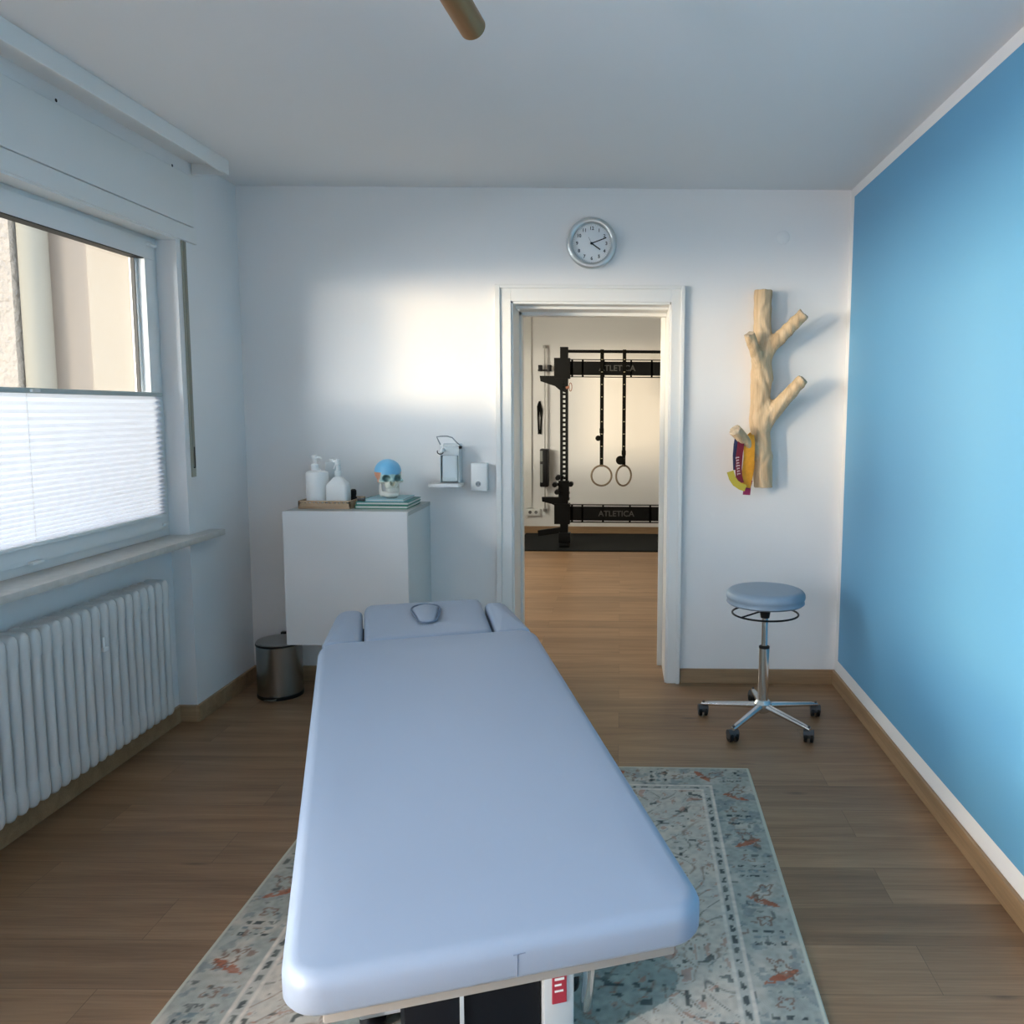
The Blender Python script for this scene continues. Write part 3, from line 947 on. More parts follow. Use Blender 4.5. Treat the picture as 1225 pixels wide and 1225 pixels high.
# ------------------------------------------------------------------ cabinet and what stands on it
CX0, CX1, CY0, CZ0, CZ1 = -1.557, -.981, 3.820, .322, .952
cb = thing('wall_cabinet', 'white wall hung cabinet with grey top left of the doorway', 'cabinet', (-1.27, 4.05, CZ0))
ob('body', bxs([(CX0 + .002, CX1 - .001, CY0 + .02, YB, CZ0 + .002, CZ1 - .020)], .001, 1), CABS, cb)
ob('top_panel', bxs([(CX0 + .001, CX1, CY0 + .0195, YB, CZ1 - .0195, CZ1)], .001, 1), CABG, cb)
ob('door', bxs([(CX0, CX1, CY0, CY0 + .0185, CZ0, CZ1 + .001)], .0015, 1), CABW, cb)
ZT = CZ1
def tp(x, y, Y): return P(x, y, Y)
# tray
ty0, ty1, tx0, tx1 = 3.93, 4.16, -1.525, -1.275
tr = thing('wooden_tray', 'low light wood tray with slotted rim holding the pump bottles', 'tray', ((tx0 + tx1) / 2, (ty0 + ty1) / 2, ZT))
bm = bxs([(tx0, tx1, ty0, ty1, ZT, ZT + .008)], .001, 1)
ob('bottom', bm, TRAYW, tr)
bm = bmesh.new()
hh = ZT + .038
for (a, b, c, d) in ((tx0, tx1, ty0, ty0 + .010), (tx0, tx1, ty1 - .01, ty1), (tx0, tx0 + .010, ty0, ty1), (tx1 - .01, tx1, ty0, ty1)):
    box(bm, a, b, c, d, ZT + .006, ZT + .026, bev=.001, seg=1); box(bm, a, b, c, d, hh - .006, hh, bev=.001, seg=1)
for i in range(13):
    x = tx0 + (tx1 - tx0 - .01) * i / 12
    box(bm, x, x + .009, ty0, ty0 + .010, ZT + .026, hh - .006); box(bm, x, x + .009, ty1 - .01, ty1, ZT + .026, hh - .006)
    y = ty0 + (ty1 - ty0 - .01) * i / 12
    box(bm, tx0, tx0 + .01, y, y + .009, ZT + .026, hh - .006); box(bm, tx1 - .01, tx1, y, y + .009, ZT + .026, hh - .006)
ob('rim', bm, TRAYW, tr, smooth=0)
zf = ZT + .008
# bottle A (cylinder with pump)
bx, by = -1.455, 4.00
t = thing('pump_bottle', 'taller white cylindrical pump bottle at left in the tray', 'bottle', (bx, by, zf))
bm = bmesh.new(); lathe(bm, [(.048, 0), (.052, .004), (.052, .155), (.049, .163), (.040, .166), (.018, .168), (.017, .176)], (bx, by, zf), 36)
ob('body', bm, WPL, t)
bm = bmesh.new(); lathe(bm, [(.018, .172), (.018, .196), (.012, .200), (.0075, .202), (.0075, .225), (.013, .227), (.014, .240), (.006, .243)], (bx - .010, by, zf), 20)
tube(bm, [(bx - .010, by, zf + .234), (bx + .018, by - .006, zf + .232), (bx + .024, by - .007, zf + .224)], .005, 8)
ob('pump', bm, WPL, t)
# bottle B (square shoulders)
bx, by = -1.350, 3.985
t = thing('pump_bottle', 'shorter white bottle with sloping shoulders and spray pump, right in the tray', 'bottle', (bx, by, zf))
bm = bmesh.new()
prev = None
secs = [(.047, 0), (.049, .003), (.049, .100), (.045, .108), (.020, .138), (.013, .142), (.013, .150)]
rings = []
for w_, z in secs:
    r = min(.012, w_ * .8)
    rings.append([bm.verts.new((bx + x, by + y * .8, zf + z)) for x, y in rrect(-w_, w_, -w_, w_, r, 4)])
for a, b in zip(rings[:-1], rings[1:]):
    n = len(a)
    for i in range(n): bm.faces.new((a[i], a[(i + 1) % n], b[(i + 1) % n], b[i]))
bm.faces.new(list(reversed(rings[0]))); bm.faces.new(rings[-1])
ob('body', bm, WPL, t)
bm = bmesh.new(); lathe(bm, [(.015, .146), (.015, .168), (.009, .172), (.009, .195), (.014, .200), (.012, .222), (.006, .224)], (bx, by, zf), 20)
tube(bm, [(bx, by, zf + .214), (bx - .022, by, zf + .216)], .006, 8)
tube(bm, [(bx - .008, by, zf + .205), (bx - .02, by, zf + .178)], .004, 8)
ob('pump', bm, WPL, t)
# small translucent bottle behind
bx, by = -1.415, 4.105
t = thing('dispenser_bottle', 'translucent grey bottle standing behind the two white bottles', 'bottle', (bx, by, zf))
bm = bxs([(bx - .033, bx + .033, by - .02, by + .02, zf, zf + .205)], .008, 3)
ob('body', bm, GPL, t)
bm = bmesh.new(); lathe(bm, [(.016, .205), (.016, .220), (.008, .222)], (bx, by, zf), 16)
ob('cap', bm, WPL, t)
# little black thing
bx, by = -1.312, 4.09
bm = bmesh.new()
lathe(bm, [(.013, 0), (.016, .003), (.016, .030), (.012, .040), (.014, .046), (.014, .066), (.008, .072)], (bx, by, zf), 20)
ob('black_bottle', bm, BLK, label='tiny black bottle behind the sprayer at tray right', cat='bottle')
# books
TEAL = mat('teal_book_cover', (.03, .22, .20), .45); GREEN = mat('green_book_cover', (.012, .20, .11), .45)
AQUA = mat('pale_aqua_cover', (.34, .55, .60), .5); PAGE = mat('book_pages', (.70, .70, .66), .8)
def book(name, x0, x1, y0, y1, z0, th, cov, lab, rz=0):
    t = thing(name, lab, 'book', ((x0 + x1) / 2, (y0 + y1) / 2, z0), 'stacked books under the skull')
    M = Matrix.Translation(((x0 + x1) / 2, (y0 + y1) / 2, z0)) @ Matrix.Rotation(R(rz), 4, 'Z')
    hx, hy = (x1 - x0) / 2, (y1 - y0) / 2
    c = .0038
    ob('cover', bxs([(-hx, hx, -hy, hy, 0, c), (-hx, hx, -hy, hy, th - c, th), (-hx, -hx + .002, -hy, hy, 0, th)], .0004, 1), cov, t, M=M, smooth=0)
    ob('pages', bxs([(-hx + c, hx - .003, -hy + .003, hy - .003, c, th - c)]), PAGE, t, M=M, smooth=0)
z = ZT
book('book', -1.262, -1.010, 3.945, 4.20, z, .017, GREEN, 'green book at the bottom of the stack under the skull', 0); z += .0172
book('book', -1.258, -1.008, 3.950, 4.20, z, .016, TEAL, 'teal green book second from the bottom of the stack'); z += .0162
book('book', -1.215, -1.032, 3.955, 4.17, z, .012, AQUA, 'pale aqua book on top of the stack, directly under the skull', 0); z += .0122
bm = bxs([(-1.256, -1.222, 3.965, 3.99, z - .0122, z - .0122 + .013)], .003, 2)
ob('pen_cap', bm, DKG, label='small dark object lying on the teal book at left', cat='cap')
# skull
skc = Vector((-1.128, 4.055, z))
sk = thing('anatomical_skull', 'coloured anatomical skull model with blue forehead on the books', 'skull model', skc)
def ell(X, Y, Z, c, r):
    q = np.sqrt(((X - c[0]) / r[0]) ** 2 + ((Y - c[1]) / r[1]) ** 2 + ((Z - c[2]) / r[2]) ** 2)
    return (q - 1) * min(r)
def smin(a, b, k): 
    h = np.clip(.5 + .5 * (b - a) / k, 0, 1); return b * (1 - h) + a * h - k * h * (1 - h)
def smax(a, b, k): return -smin(-a, -b, k)
def skull_f(X, Y, Z):
    f = ell(X, Y, Z, (0, .012, .118), (.060, .078, .058))
    f = smin(f, ell(X, Y, Z, (0, -.040, .092), (.046, .032, .032)), .018)       # brow / mid face
    f = smin(f, ell(X, Y, Z, (0, -.050, .062), (.030, .026, .026)), .014)       # maxilla
    for s in (-1, 1):
        f = smin(f, ell(X, Y, Z, (s * .046, -.030, .078), (.012, .032, .009)), .010)   # cheek arch
        f = smax(f, -ell(X, Y, Z, (s * .0240, -.064, .0920), (.0175, .052, .0155)), .003)   # eye sockets
        f = smax(f, -ell(X, Y, Z, (s * .043, -.012, .070), (.008, .020, .020)), .005)
    f = smax(f, -ell(X, Y, Z, (0, -.074, .071), (.0095, .026, .0135)), .002)      # nose
    f = smin(f, ell(X, Y, Z, (0, -.079, .083), (.005, .008, .009)), .005)
    return f
def jaw_f(X, Y, Z):
    f = smax(ell(X, Y, Z, (0, -.036, .018), (.038, .044, .020)), -ell(X, Y, Z, (0, -.018, .022), (.028, .046, .030)), .004)
    for s in (-1, 1):
        f = smin(f, ell(X, Y, Z, (s * .039, -.010, .040), (.007, .018, .034)), .010)
    return f
SKM = Matrix.Translation(skc) @ Matrix.Rotation(R(29), 4, 'Z') @ Matrix.Scale(1.05, 4)
bone = mat('ivory_bone', (.66, .66, .55), .45); skb = mat('sky_blue_bone', (.16, .46, .72), .4); sky_ = mat('yellow_green_bone', (.50, .60, .25), .45)
sko = mat('salmon_bone', (.70, .33, .20), .45); skp = mat('pale_aqua_bone', (.40, .58, .56), .45)
bm = surface_nets(skull_f, (-.075, -.11, .03), (.075, .105, .19), 60)
bm.normal_update()
for f in bm.faces:
    c = f.calc_center_median()
    if c.z > .109 and c.y < .03 and (c.y < -.048 or c.z > .118): i = 1
    elif c.y >= .03 and c.z > .10: i = 2
    elif abs(c.x) > .040 and c.y > -.045: i = 3
    elif c.z > .078: i = 4
    else: i = 0
    f.material_index = i
ob('cranium', bm, [bone, skb, sky_, sko, skp], sk, smooth=80, M=SKM)
bm = surface_nets(jaw_f, (-.06, -.09, -.006), (.06, .03, .085), 44)
ob('jaw', bm, mat('pale_jaw_bone', (.74, .72, .66), .45), sk, smooth=80, M=SKM)
bm = bmesh.new()
for k in range(12):
    a = R(-62 + 124 * k / 11 - 90)
    for z0, z1 in ((.0305, .0385), (.039, .047)):
        x, y = .0285 * math.cos(a), -.044 + .031 * math.sin(a)
        tube(bm, [(x, y, z0), (x, y, z1)], [.0030, .0034], 6)
ob('teeth', bm, mat('tooth_enamel', (.80, .79, .72), .3), sk, M=SKM)

# ------------------------------------------------------------------ pedal bin
BX, BY, BR = -1.693, 4.06, .108
bn = thing('pedal_bin', 'small stainless steel pedal bin on the floor in the corner', 'waste bin', (BX, BY, 0))
bm = bmesh.new(); lathe(bm, [(BR - .004, .018), (BR, .02), (BR, .262)], (BX, BY, 0), 48)
ob('body', bm, STEEL, bn)
bm = bmesh.new(); lathe(bm, [(BR + .001, 0), (BR + .002, .004), (BR + .002, .018), (BR - .003, .02)], (BX, BY, 0), 48)
ob('base_ring', bm, BLK, bn)
bm = bmesh.new(); lathe(bm, [(BR + .002, .262), (BR + .002, .270), (BR - .002, .271)], (BX, BY, 0), 48)
ob('rim', bm, BLK, bn)
bm = bmesh.new(); lathe(bm, [(BR, .271), (BR + .001, .274), (BR - .004, .280), (BR * .7, .286), (BR * .3, .289), (.004, .290)], (BX, BY, 0), 48)
ob('lid', bm, LIDM, bn)
bm = bxs([(BX - .035, BX + .035, BY + BR - .004, BY + BR + .02, .235, .290)], .004, 2)
ob('hinge', bm, BLK, bn)
bm = bxs([(BX - .028, BX + .028, BY - BR - .034, BY - BR + .01, .010, .016)], .003, 2)
ob('pedal', bm, STEEL, bn)

# ------------------------------------------------------------------ wall items
# clock
cq = P(708, 292, YB)
ck = thing('wall_clock', 'round silver rimmed wall clock above the doorway', 'clock', (cq.x, YB, cq.z))
RC = .124
bm = bmesh.new()
prof = [(RC - .006, 0), (RC, -.006), (RC + .001, -.022)]
for k in range(7):
    t = R(180 * k / 6); prof.append((RC - .014 + .015 * math.cos(t), -.026 - .012 * math.sin(t)))
prof += [(RC - .030, -.018), (RC - .031, -.012)]
lathe(bm, prof, (cq.x, YB, cq.z), 56, axis='y')
ob('rim', bm, mat('silver_clock_rim', (.62, .65, .65), .28, .75), ck)
bm = bmesh.new(); lathe(bm, [(RC - .02, -.010), (RC - .03, -.015)], (cq.x, YB, cq.z), 56, axis='y')
dial = ob('dial', bm, mat('pale_clock_face', (.80, .82, .83), .5), ck)
NUM = mat('grey_clock_print', (.06, .065, .07), .6)
bm = bmesh.new()
for n in range(1, 13):
    a = R(90 - 30 * n)
    tx = textbm(str(n), .0225, .0004, .0006)
    tx.transform(Matrix.Translation((cq.x + .073 * math.cos(a), YB - .0158, cq.z + .073 * math.sin(a))) @ FACE)
    merge(bm, tx)
for n in range(60):
    a = R(6 * n); r0_, r1_ = .087, (.091 if n % 5 else .093)
    tube(bm, [(cq.x + r0_ * math.cos(a), YB - .0155, cq.z + r0_ * math.sin(a)), (cq.x + r1_ * math.cos(a), YB - .0155, cq.z + r1_ * math.sin(a))], .0004, 4)
ob('numerals', bm, NUM, dial, smooth=0)
def hand(nm, ang, l0, l1, w_, y):
    a = R(ang); d = Vector((math.cos(a), 0, math.sin(a)))
    bm = bmesh.new(); c = Vector((cq.x, y, cq.z))
    ribbon(bm, [c - d * l0, c + d * l1], Vector((-d.z, 0, d.x)), w_, .001)
    ob(nm, bm, BLK, ck, smooth=0)
hand('hour_hand', -35, .008, .052, .0055, YB - .0185)
hand('minute_hand', 21, .008, .078, .0048, YB - .0198)
hand('second_hand', 118, .005, .034, .0012, YB - .0208)
bm = bmesh.new(); lathe(bm, [(.006, -.015), (.006, -.0225), (.003, -.0235)], (cq.x, YB, cq.z), 16, axis='y')
ob('hub', bm, BLK, ck)

# dispenser
def wq(x, y, d=0): return P(x, y, YB - d)
dl, dr, dt, dbm = wq(526, 560, .09).x, wq(549, 560, .09).x, wq(540, 531, .09).z, wq(540, 578, .09).z
dp = thing('soap_dispenser', 'white wall mounted hand disinfectant dispenser with elbow lever', 'dispenser', ((dl + dr) / 2, YB, dbm))
DM = mat('dispenser_grey_metal', (.66, .70, .71), .4)
bm = bxs([(dl, dr, YB - .006, YB, dbm - .01, dt), (dr - .004, dr, YB - .085, YB, dbm, dt - .012), (dl, dl + .004, YB - .085, YB, dbm, dt - .012), (dl, dr, YB - .085, YB, dt - .03, dt - .012)], .002, 1)
box(bm, dl, dr, YB - .088, YB - .083, dt - .058, dt - .012, bev=.002)
ob('housing', bm, DM, dp)
bm = bxs([(dl + .008, dr - .010, YB - .076, YB - .008, dbm + .006, dt - .035)], .008, 3)
ob('bottle', bm, mat('clear_bottle', (.60, .68, .72), .25), dp)
bm = bxs([(dl + .008, dr - .010, YB - .0765, YB - .0075, dbm + .006, dbm + .030)], .004, 2)
ob('label_band', bm, mat('bottle_liquid', (.48, .56, .58), .4), dp)
bm = bmesh.new(); xm = dl + .018
lathe(bm, [(.010, 0), (.012, .004), (.012, .014), (.007, .022), (.006, .040)], (xm, YB - .082, dt - .04), 16)
tube(bm, [(xm, YB - .082, dt - .025), (xm - .004, YB - .115, dt - .030), (xm - .004, YB - .122, dt - .042)], .006, 10)
ob('pump_head', bm, WPL, dp)
bm = bmesh.new()
tube(bm, [(xm - .014 + .015 * math.cos(R(a)), YB - .09, dt - .040 + .012 * math.sin(R(a))) for a in range(150, 370, 20)], .0028, 8)
ob('pump_ring', bm, DKG, dp)
lv = [(dr - .003, YB - .03, dt - .010)]
for x, y in ((546, 529), (541, 523.5), (535, 521.8), (528, 521.8), (522.5, 522.5), (524.5, 527), (527, 532)):
    q = wq(x, y, .12); lv.append((q.x, q.y, q.z))
bm = bmesh.new(); tube(bm, lv, .0032, 10)
ob('lever', bm, mat('steel_wire', (.34, .36, .38), .35, .8), dp)
q0, q1 = wq(513, 580, .12), wq(552, 580, .12)
bm = bmesh.new(); prism(bm, rrect(q0.x, q1.x, YB - .145, YB - .035, .02, 5), q0.z - .008, q0.z + .006)
ob('drip_tray', bm, WPL, dp)
bm = bxs([(dl + .006, dr - .004, YB - .045, YB, dbm - .026, dbm - .010)], .003, 2)
ob('tray_bracket', bm, DM, dp)
# socket box
s0, s1 = wq(563, 554, .055), wq(583, 588, .055)
sk2 = thing('plug_timer', 'white boxy plug-in socket adapter on the wall beside the dispenser', 'socket', ((s0.x + s1.x) / 2, YB, s1.z))
bm = bxs([(s0.x, s1.x, YB - .055, YB, s1.z, s0.z)], .006, 3)
ob('housing', bm, WPL, sk2)
q = wq(572, 579, .055)
bm = bmesh.new(); lathe(bm, [(.0165, -.0545), (.0165, -.0562), (.0145, -.0562), (.0145, -.0548)], (q.x, YB, q.z), 28, axis='y')
ob('socket_ring', bm, WPL, sk2)
bm = bmesh.new(); lathe(bm, [(.0140, -.0545), (.0138, -.0556)], (q.x, YB, q.z), 28, axis='y')
so = ob('socket_well', bm, mat('shaded_grey_plastic', (.30, .32, .33), .5), sk2)
bm = bmesh.new()
for s in (-1, 1): lathe(bm, [(.0024, -.0555), (.0024, -.0562)], (q.x + s * .0065, YB, q.z), 10, axis='y')
ob('pin_hole', bm, BLK, so)

# branch coat rack (smooth blended branches)
YR = YB - .055
def cp(x, y, d): q = P(x, y, YB - d); return np.array((q.x, q.y, q.z))
def capsule(X, Y, Z, a, b, ra, rb):
    ab = b - a
    t = np.clip(((X - a[0]) * ab[0] + (Y - a[1]) * ab[1] + (Z - a[2]) * ab[2]) / (ab @ ab), 0, 1)
    return np.sqrt((X - a[0] - t * ab[0]) ** 2 + (Y - a[1] - t * ab[1]) ** 2 + (Z - a[2] - t * ab[2]) ** 2) - (ra + (rb - ra) * t)
trunk = [(913, 340, .048, .045), (912, 400, .048, .043), (911, 450, .052, .052), (908, 500, .050, .047), (912, 545, .048, .048), (913, 592, .048, .046)]
tk = [(cp(x, y, d), r) for x, y, d, r in trunk]
brs = [((912, 425, .05), (962, 375, .135), .036, .0285), ((911, 508, .05), (961, 453, .135), .044, .027), ((914, 452, .06), (896, 399, .15), .029, .025), ((905, 545, .05), (879, 514, .17), .032, .030)]
brs = [(cp(*a), cp(*b), ra, rb) for a, b, ra, rb in brs]
ztop, zbot = P(912, 347, YB - .05).z, P(912, 583, YB - .05).z
def cutpl(f, X, Y, Z, p, n): return np.maximum(f, (X - p[0]) * n[0] + (Y - p[1]) * n[1] + (Z - p[2]) * n[2])
def tree_f(X, Y, Z):
    f = None
    for (a, ra), (b, rb) in zip(tk[:-1], tk[1:]):
        g = capsule(X, Y, Z, a, b, ra, rb); f = g if f is None else smin(f, g, .012)
    f = np.maximum(np.maximum(f, Z - ztop), zbot - Z)
    for a, b, ra, rb in brs:
        n = (b - a) / np.linalg.norm(b - a)
        g = cutpl(capsule(X, Y, Z, a, b + n * .03, ra, rb), X, Y, Z, b, n)
        f = smin(f, g, .035)
    f += .0022 * np.sin(X * 150 + 3 * np.sin(Z * 24)) * np.sin(Z * 33 + Y * 60) + .0012 * np.sin(X * 420 + Z * 15) * np.cos(Y * 330)
    f = np.maximum(f, Y - (YB - .004))
    f = np.maximum(np.maximum(f, Z - ztop), zbot - Z)
    return f
bm = surface_nets(tree_f, (.50, YB - .24, zbot - .02), (.96, YB + .005, ztop + .02), 230)
bm.normal_update()
for f in bm.faces:
    c = np.array(f.calc_center_median())
    if abs(f.normal.z) > .93 and (c[2] > ztop - .004 or c[2] < zbot + .004): f.material_index = 1
    for a, b, ra, rb in brs:
        n = (b - a) / np.linalg.norm(b - a)
        if abs((c - b) @ n) < .005 and np.linalg.norm(c - b) < rb * 1.2: f.material_index = 1
cr = ob('branch_coat_rack', bm, [TREEW, TREEE], smooth=50, label='peeled branch coat rack with short stubs mounted on the back wall', cat='coat rack', origin=(tk[0][0][0], YB, zbot))

# resistance bands on the lowest stub
def pts(l, d): return [P(x, y, YB - (d if not isinstance(d, list) else d[i])) for i, (x, y) in enumerate(l)]
G = 'exercise bands on the lowest stub'
YEL = mat('orange_yellow_band', (.95, .38, .02), .6, var=.12, vscale=40); NAV = mat('navy_band', (.03, .035, .10), .6)
RED = mat('dark_red_band', (.22, .012, .03), .6); LIM = mat('lime_yellow_band', (.50, .40, .04), .6); MAG = mat('magenta_band', (.35, .02, .10), .6)
WX = Vector((1, .25, 0))
bm = bmesh.new()
ribbon(bm, pts([(895.5, 521), (896.5, 530), (896, 548), (894, 566), (891, 583)], .128), WX, .058, .003)
ribbon(bm, pts([(894, 520), (897, 524), (899, 540), (898, 560), (894, 580)], .085), WX, .040, .003)
o1 = ob('resistance_band', bm, YEL, label='wide orange yellow exercise band hanging in front', cat='exercise band', group=G)
bm = bmesh.new()
ribbon(bm, pts([(883, 524), (881.5, 532), (880.5, 545), (881, 562)], .146), WX, .034, .003)
o2 = ob('strap_loop', bm, NAV, label='navy strap hanging from the tip of the lowest stub', cat='exercise band', group=G)
bm = bmesh.new()
ribbon(bm, pts([(888, 519), (886.5, 530), (884.5, 545), (883.5, 560), (884, 570), (886, 578)], .150), WX, .034, .003)
o3 = ob('resistance_band', bm, RED, label='dark red exercise band with pale print between the navy and orange ones', cat='exercise band', group=G)
tx = bmesh.new()
for k, (w_, h_) in enumerate(((.012, .018), (.009, .014), (.010, .014), (.007, .018), (.010, .014), (.010, .014), (.008, .017))):
    zq = .042 - k * .0135
    box(tx, -h_ / 2, h_ / 2, -.0008, .0008, zq - .0042, zq + .0012)
    box(tx, -h_ / 2, -h_ / 2 + .004, -.0008, .0008, zq - .008, zq)
c = P(882.9, 557, YB - .158)
tx.transform(Matrix.Translation(c) @ Matrix.Rotation(R(-6), 4, 'Y'))
ob('print', tx, mat('pale_pink_print', (.70, .50, .52), .6), o3, smooth=0)
bm = bmesh.new()
ribbon(bm, pts([(873.5, 564), (876, 572), (880, 578), (886, 582), (892, 584)], .155), Vector((1, 0, .55)), .034, .003)
o4 = ob('resistance_band', bm, LIM, label='lime yellow exercise band looped at the bottom of the bundle', cat='exercise band', group=G)
bm = bmesh.new()
ribbon(bm, pts([(896, 574), (894, 582), (893, 592)], .118), Vector((1, .2, .25)), .038, .003)
o5 = ob('resistance_band', bm, MAG, label='magenta exercise band end poking out lowest of the bundle', cat='exercise band', group=G)

# ceiling lamp
lq, lq2 = P(566, 34, 1.90), P(541, -8, 1.80)
cl = thing('ceiling_spotlight', 'bronze tube spotlight hanging from the ceiling', 'lamp', (lq2.x - .03, lq2.y + .02, ZC))
d = (lq2 - lq).normalized()
bm = bmesh.new()
e = lq + d * .15
tube(bm, [lq, lq + d * .002, lq + d * .148, e], [.0275, .029, .029, .026], 32)
# hollow mouth
ob('lamp_head', bm, BRASS, cl)
bm = bmesh.new(); tube(bm, [lq - d * .0006, lq + d * .001], .024, 28)
ob('lens', bm, DKG, cl)
bm = bmesh.new(); pv = lq + d * .11
tube(bm, [pv, (pv.x - .03, pv.y + .02, pv.z + .03), (pv.x - .03, pv.y + .02, ZC - .02)], .008, 12)
lathe(bm, [(.05, -.025), (.05, 0)], (pv.x - .03, pv.y + .02, ZC), 32)
ob('mount', bm, BRASS, cl)

# ------------------------------------------------------------------ gym beyond the doorway
RY = 8.587
ob('gym_mat', bxs([(-1.08, 1.9, 8.34, 9.50, 0, .014)], .003, 1), RUBM, label='black rubber floor mat under the exercise rack', cat='floor mat')
rk = thing('exercise_rack', 'black steel pull-up rack standing on the rubber mat in the gym', 'exercise rack', (0, RY, .014))
def gx(x, y=500, Y=RY): return P(x, y, Y).x
def gz(y, x=720, Y=RY): return P(x, y, Y).z
HOLE = .0475
def upright(xc, z1):
    # post with a row of real through-holes: two side strips and bridges
    bm = bmesh.new()
    hw, dep = .040, .040
    zz = .014
    zh0, zh1 = .62, 1.70
    box(bm, xc - hw, xc + hw, RY - dep, RY + dep, .014, zh0)
    box(bm, xc - hw, xc + hw, RY - dep, RY + dep, zh1, z1)
    box(bm, xc - hw, xc - .014, RY - dep, RY + dep, zh0, zh1); box(bm, xc + .014, xc + hw, RY - dep, RY + dep, zh0, zh1)
    z = zh0
    while z < zh1 - .001:
        box(bm, xc - .014, xc + .014, RY - dep, RY + dep, z, min(z + .021, zh1)); z += .0475
    return bm
XU = gx(675)
for xc in (XU, .62):
    ob('upright', upright(xc, 2.055), BLKM, rk, smooth=0)
def beam(zlo, zhi, nm):
    x0, x1 = XU + .03, .60
    bm = bxs([(x0, x1, RY - .03, RY + .03, zlo + .022, zhi - .022), (x0, x1, RY - .03, RY + .03, zlo, zlo + .007), (x0, x1, RY - .03, RY + .03, zhi - .007, zhi)])
    for px_ in (684.5, 697, 722, 754.5, 779):
        xx = gx(px_)
        box(bm, xx - .009, xx + .009, RY - .03, RY + .03, zlo, zhi)
    # end gusset plates
    for xs in (XU, .62):
        box(bm, xs - (.10 if xs < 0 else .06), xs + .06, RY - .05, RY - .041, zlo - .015, zhi + .01)
        box(bm, xs - (.10 if xs < 0 else .06), xs + .06, RY + .041, RY + .05, zlo - .015, zhi + .01)
    b = ob('cross_beam', bm, BLKM, rk, smooth=0)
    tx = textbm('ATLETICA', .082, .0006, .0012)
    tx.transform(Matrix.Translation((gx(738), RY - .0312, (zlo + zhi) / 2)) @ FACE)
    ob('lettering', tx, mat('grey_print_' + nm, (.07, .07, .068), .5), b, smooth=0)
beam(gz(451.5), gz(430), 'a')
beam(gz(625), gz(603.5), 'b')
bm = bmesh.new(); zz = gz(420.5)
tube(bm, [(XU, RY, zz), (.62, RY, zz)], .0155, 14)
ob('pull_up_bar', bm, BLKM, rk)
def wedge(pp):
    bm = bmesh.new()
    f = [bm.verts.new(P(x, y, RY - .03)) for x, y in pp]; g = [bm.verts.new(v.co + Vector((0, .06, 0))) for v in f]
    n = len(f); bm.faces.new(f); bm.faces.new(list(reversed(g)))
    for i in range(n): bm.faces.new((f[i], f[(i + 1) % n], g[(i + 1) % n], g[i]))
    return bm
ob('spotter_arm', wedge([(645.5, 449.5), (664, 449.5), (664, 441), (677, 436), (677, 470), (670, 467), (664, 462), (646.5, 456)]), BLKM, rk, smooth=0)
ob('spotter_arm', wedge([(648, 595), (673, 595), (673, 606), (666, 606), (660, 603), (648.5, 600)]), BLKM, rk, smooth=0)
bm = bmesh.new()
for x, y, l in ((668, 571, .09), (664, 579.5, .06), (667, 588, .09), (683, 579, .05)):
    q = P(x, y, RY - .06); tube(bm, [(q.x, q.y - l, q.z), (q.x, q.y + .04, q.z)], .026, 14)
    tube(bm, [(q.x, q.y, q.z), (XU, q.y, q.z)], .016, 10)
box(bm, XU - .055, XU + .055, RY - .075, RY - .041, .50, .70)
for z in (.44, .50, .56): box(bm, XU - .05, XU + .055, RY - .06, RY + .05, z, z + .02)
ob('plate_clamp', bm, BLKM, rk)
bm = bmesh.new(); q = P(682.5, 463, RY - .045)
tube(bm, [(q.x + .014 * math.cos(R(a)), q.y, q.z + .042 * math.sin(R(a))) for a in range(0, 360, 24)], .004, 8, closed=True)
tube(bm, [(XU + .02, q.y, q.z - .01), (q.x - .012, q.y, q.z)], .014, 10)
ob('pin_handle', bm, mat('copper_pull_pin', (.28, .13, .09), .4), rk)
bm = bxs([(XU - .045, XU + .055, RY - .09, RY + .09, .014, .055), (XU - .055, XU + .065, RY - .055, RY + .055, .055, .16)], .006, 2)
ob('foot_plate', bm, BLKM, rk)
ob('foot_plate', bxs([(.56, .68, RY - .09, RY + .09, .014, .055)], .006, 2), BLKM, rk)
bm = bmesh.new(); a, b = Vector((XU, RY, .19)), Vector((XU - .27, RY + .15, .13))
ribbon(bm, [a, b], Vector((.3, 1, 0)), .06, .06)
ob('brace_foot', bm, BLKM, rk)

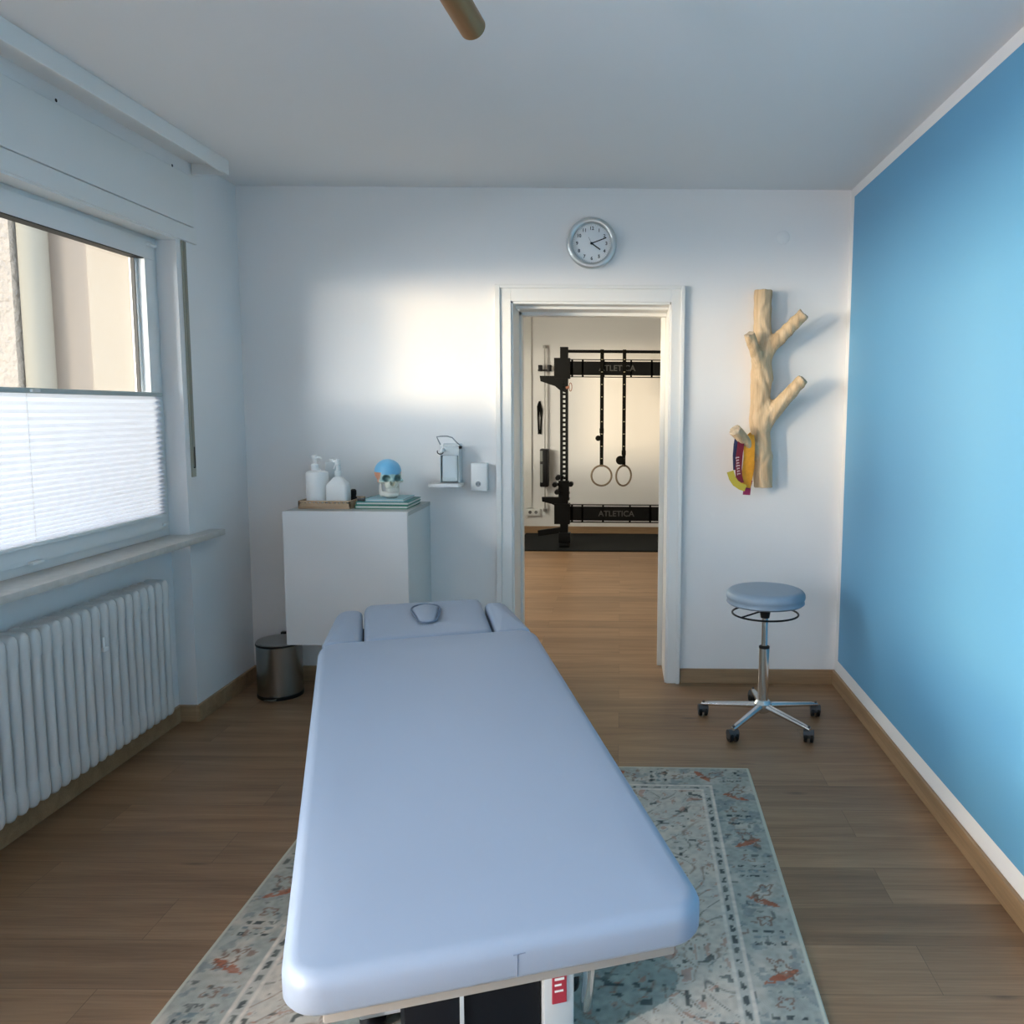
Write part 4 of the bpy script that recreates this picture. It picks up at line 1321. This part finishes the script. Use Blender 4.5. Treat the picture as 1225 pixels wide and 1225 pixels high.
# gymnastic rings
RW = mat('birch_ring_wood', (.20, .15, .10), .5); STR = mat('black_webbing', (.005, .005, .004), .85, spec=.1); STY = mat('pale_strap_mark', (.45, .42, .30), .8)
def ring(px_, yb, rz, lab, roll_y, roll_r):
    x = gx(px_); z = gz(568.5, px_); yy = RY - .055
    t = thing('gymnastic_ring', lab, 'gymnastic ring', (x, yy, z - .118), 'gymnastic rings on the pull-up bar')
    bm = bmesh.new()
    c, s = math.cos(R(rz)), math.sin(R(rz))
    tube(bm, [(x + .103 * math.cos(R(a)) * c, yy + .103 * math.cos(R(a)) * s, z + .103 * math.sin(R(a))) for a in range(0, 360, 10)], .0095, 12, closed=True)
    ob('ring', bm, RW, t)
    bm = bmesh.new()
    zb = z + .092; zt_ = gz(420.5) + .020
    top = [(x, RY - .0195, zt_ - .02), (x, RY - .012, zt_ - .003), (x, RY, zt_), (x, RY + .012, zt_ - .003), (x, RY + .055, zt_ - .06)]
    ribbon(bm, [(x, yy, zb), (x, yy, 1.2), (x, yy, 1.86)] + top + [(x, RY + .055, 1.75), (x, RY + .04, 1.2), (x, yy + .012, zb + .05)], Vector((1, 0, 0)), .036, .003)
    ob('strap', bm, STR, t, smooth=0)
    bm = bmesh.new(); q = z + (gz(roll_y) - z)
    lathe(bm, [(roll_r * .3, -.022), (roll_r, -.018), (roll_r, .018), (roll_r * .3, .022)], (x - .035, yy - .01, q), 18, axis='y')
    box(bm, x - .022, x + .022, yy - .012, yy + .006, q + .05, q + .10, bev=.003)
    ob('buckle', bm, STR, t)
    for k in range(9):
        zq = zb + .08 + k * .125
        ob('strap_mark', bxs([(x - .008, x + .008, yy - .0030, yy - .0015, zq, zq + .006)]), STY, t, smooth=0)
ring(720, 0, 6, 'left wooden gymnastic ring on a black strap', 524, .028)
ring(746.5, 0, 42, 'right wooden gymnastic ring turned sideways on its black strap', 550, .045)

# cable column, hanging strap, sockets at the gym wall
YW = GY1
q0, q1 = P(651.5, 413, YW - .06), P(651.5, 612, YW - .06)
cc_ = thing('cable_column', 'slim wall mounted pull column with black sleeve beside the rack', 'exercise machine', (q0.x, YW, q1.z))
bm = bxs([(q0.x - .006, q0.x + .010, YW - .07, YW - .05, q1.z, q0.z), (q0.x - .02, q0.x + .02, YW - .05, YW, q1.z, q1.z + .03), (q0.x - .02, q0.x + .02, YW - .05, YW, q0.z - .03, q0.z)])
ob('rail', bm, mat('grey_rail_steel', (.35, .34, .32), .4, .6), cc_, smooth=0)
a, b = P(651, 537, YW - .10), P(651, 582, YW - .10)
bm = bxs([(a.x - .045, a.x + .050, YW - .16, YW - .005, b.z, a.z)], .01, 2)
ob('sleeve', bm, BLK, cc_)
bm = bxs([(a.x - .042, a.x - .012, YW - .166, YW - .161, b.z + .05, a.z - .17), (a.x - .042, a.x - .012, YW - .166, YW - .161, a.z - .14, a.z - .02)], .002, 1)
ob('sleeve_panel', bm, mat('mid_grey_panel', (.20, .21, .20), .5), cc_)
bm = bmesh.new()
for x in (646.5, 657.5):
    q = P(x, 440, YW - .10); box(bm, q.x - .022, q.x + .022, YW - .14, YW - .06, q.z - .04, q.z + .03, bev=.006)
q = P(652, 442, YW - .10); tube(bm, [(q.x - .08, q.y, q.z - .01), (q.x + .07, q.y, q.z - .01)], .010, 10)
ob('handle_clamp', bm, BLK, cc_)
sq0, sq1 = P(645.5, 480, YW - .02), P(645.5, 519, YW - .02)
bm = bmesh.new(); xx = sq0.x
tube(bm, [(xx, YW - .012, sq0.z), (xx - .012, YW - .014, sq0.z - .06), (xx - .018, YW - .014, (sq0.z + sq1.z) / 2), (xx - .012, YW - .014, sq1.z + .05), (xx, YW - .014, sq1.z)], [.010, .019, .009, .010, .022], 10)
tube(bm, [(xx, YW - .012, sq0.z), (xx + .016, YW - .014, sq0.z - .10), (xx + .018, YW - .014, (sq0.z + sq1.z) / 2), (xx + .012, YW - .014, sq1.z + .05), (xx, YW - .014, sq1.z)], [.010, .018, .008, .009, .022], 10)
ob('carry_strap', bm, STR, label='black strap loop hanging on the gym wall left of the pull column', cat='strap')
l0 = P(634, 376, YW).x
tk_ = P(634.5, 607, YW)
ob('trim_5', bxs([(l0 - .06, l0 + .015, YW - .03, YW, tk_.z, ZC)], .002, 1), TRIM, kind='structure', label='white cable trunking on the gym wall')
s0, s1 = P(629.5, 608, YW), P(646.5, 616.5, YW)
dso = thing('double_socket', 'white double wall socket at the foot of the gym wall', 'socket', ((s0.x + s1.x) / 2, YW, s1.z))
ob('housing', bxs([(s0.x, s1.x, YW - .045, YW, s1.z, s0.z)], .004, 2), WPL, dso)
bm = bmesh.new()
for f_ in (.30, .72):
    lathe(bm, [(.019, -.044), (.019, -.047), (.016, -.047)], (s0.x + (s1.x - s0.x) * f_, YW, (s0.z + s1.z) / 2), 20, axis='y')
ob('socket_well', bm, mat('grey_socket_well', (.14, .14, .14), .6), dso)
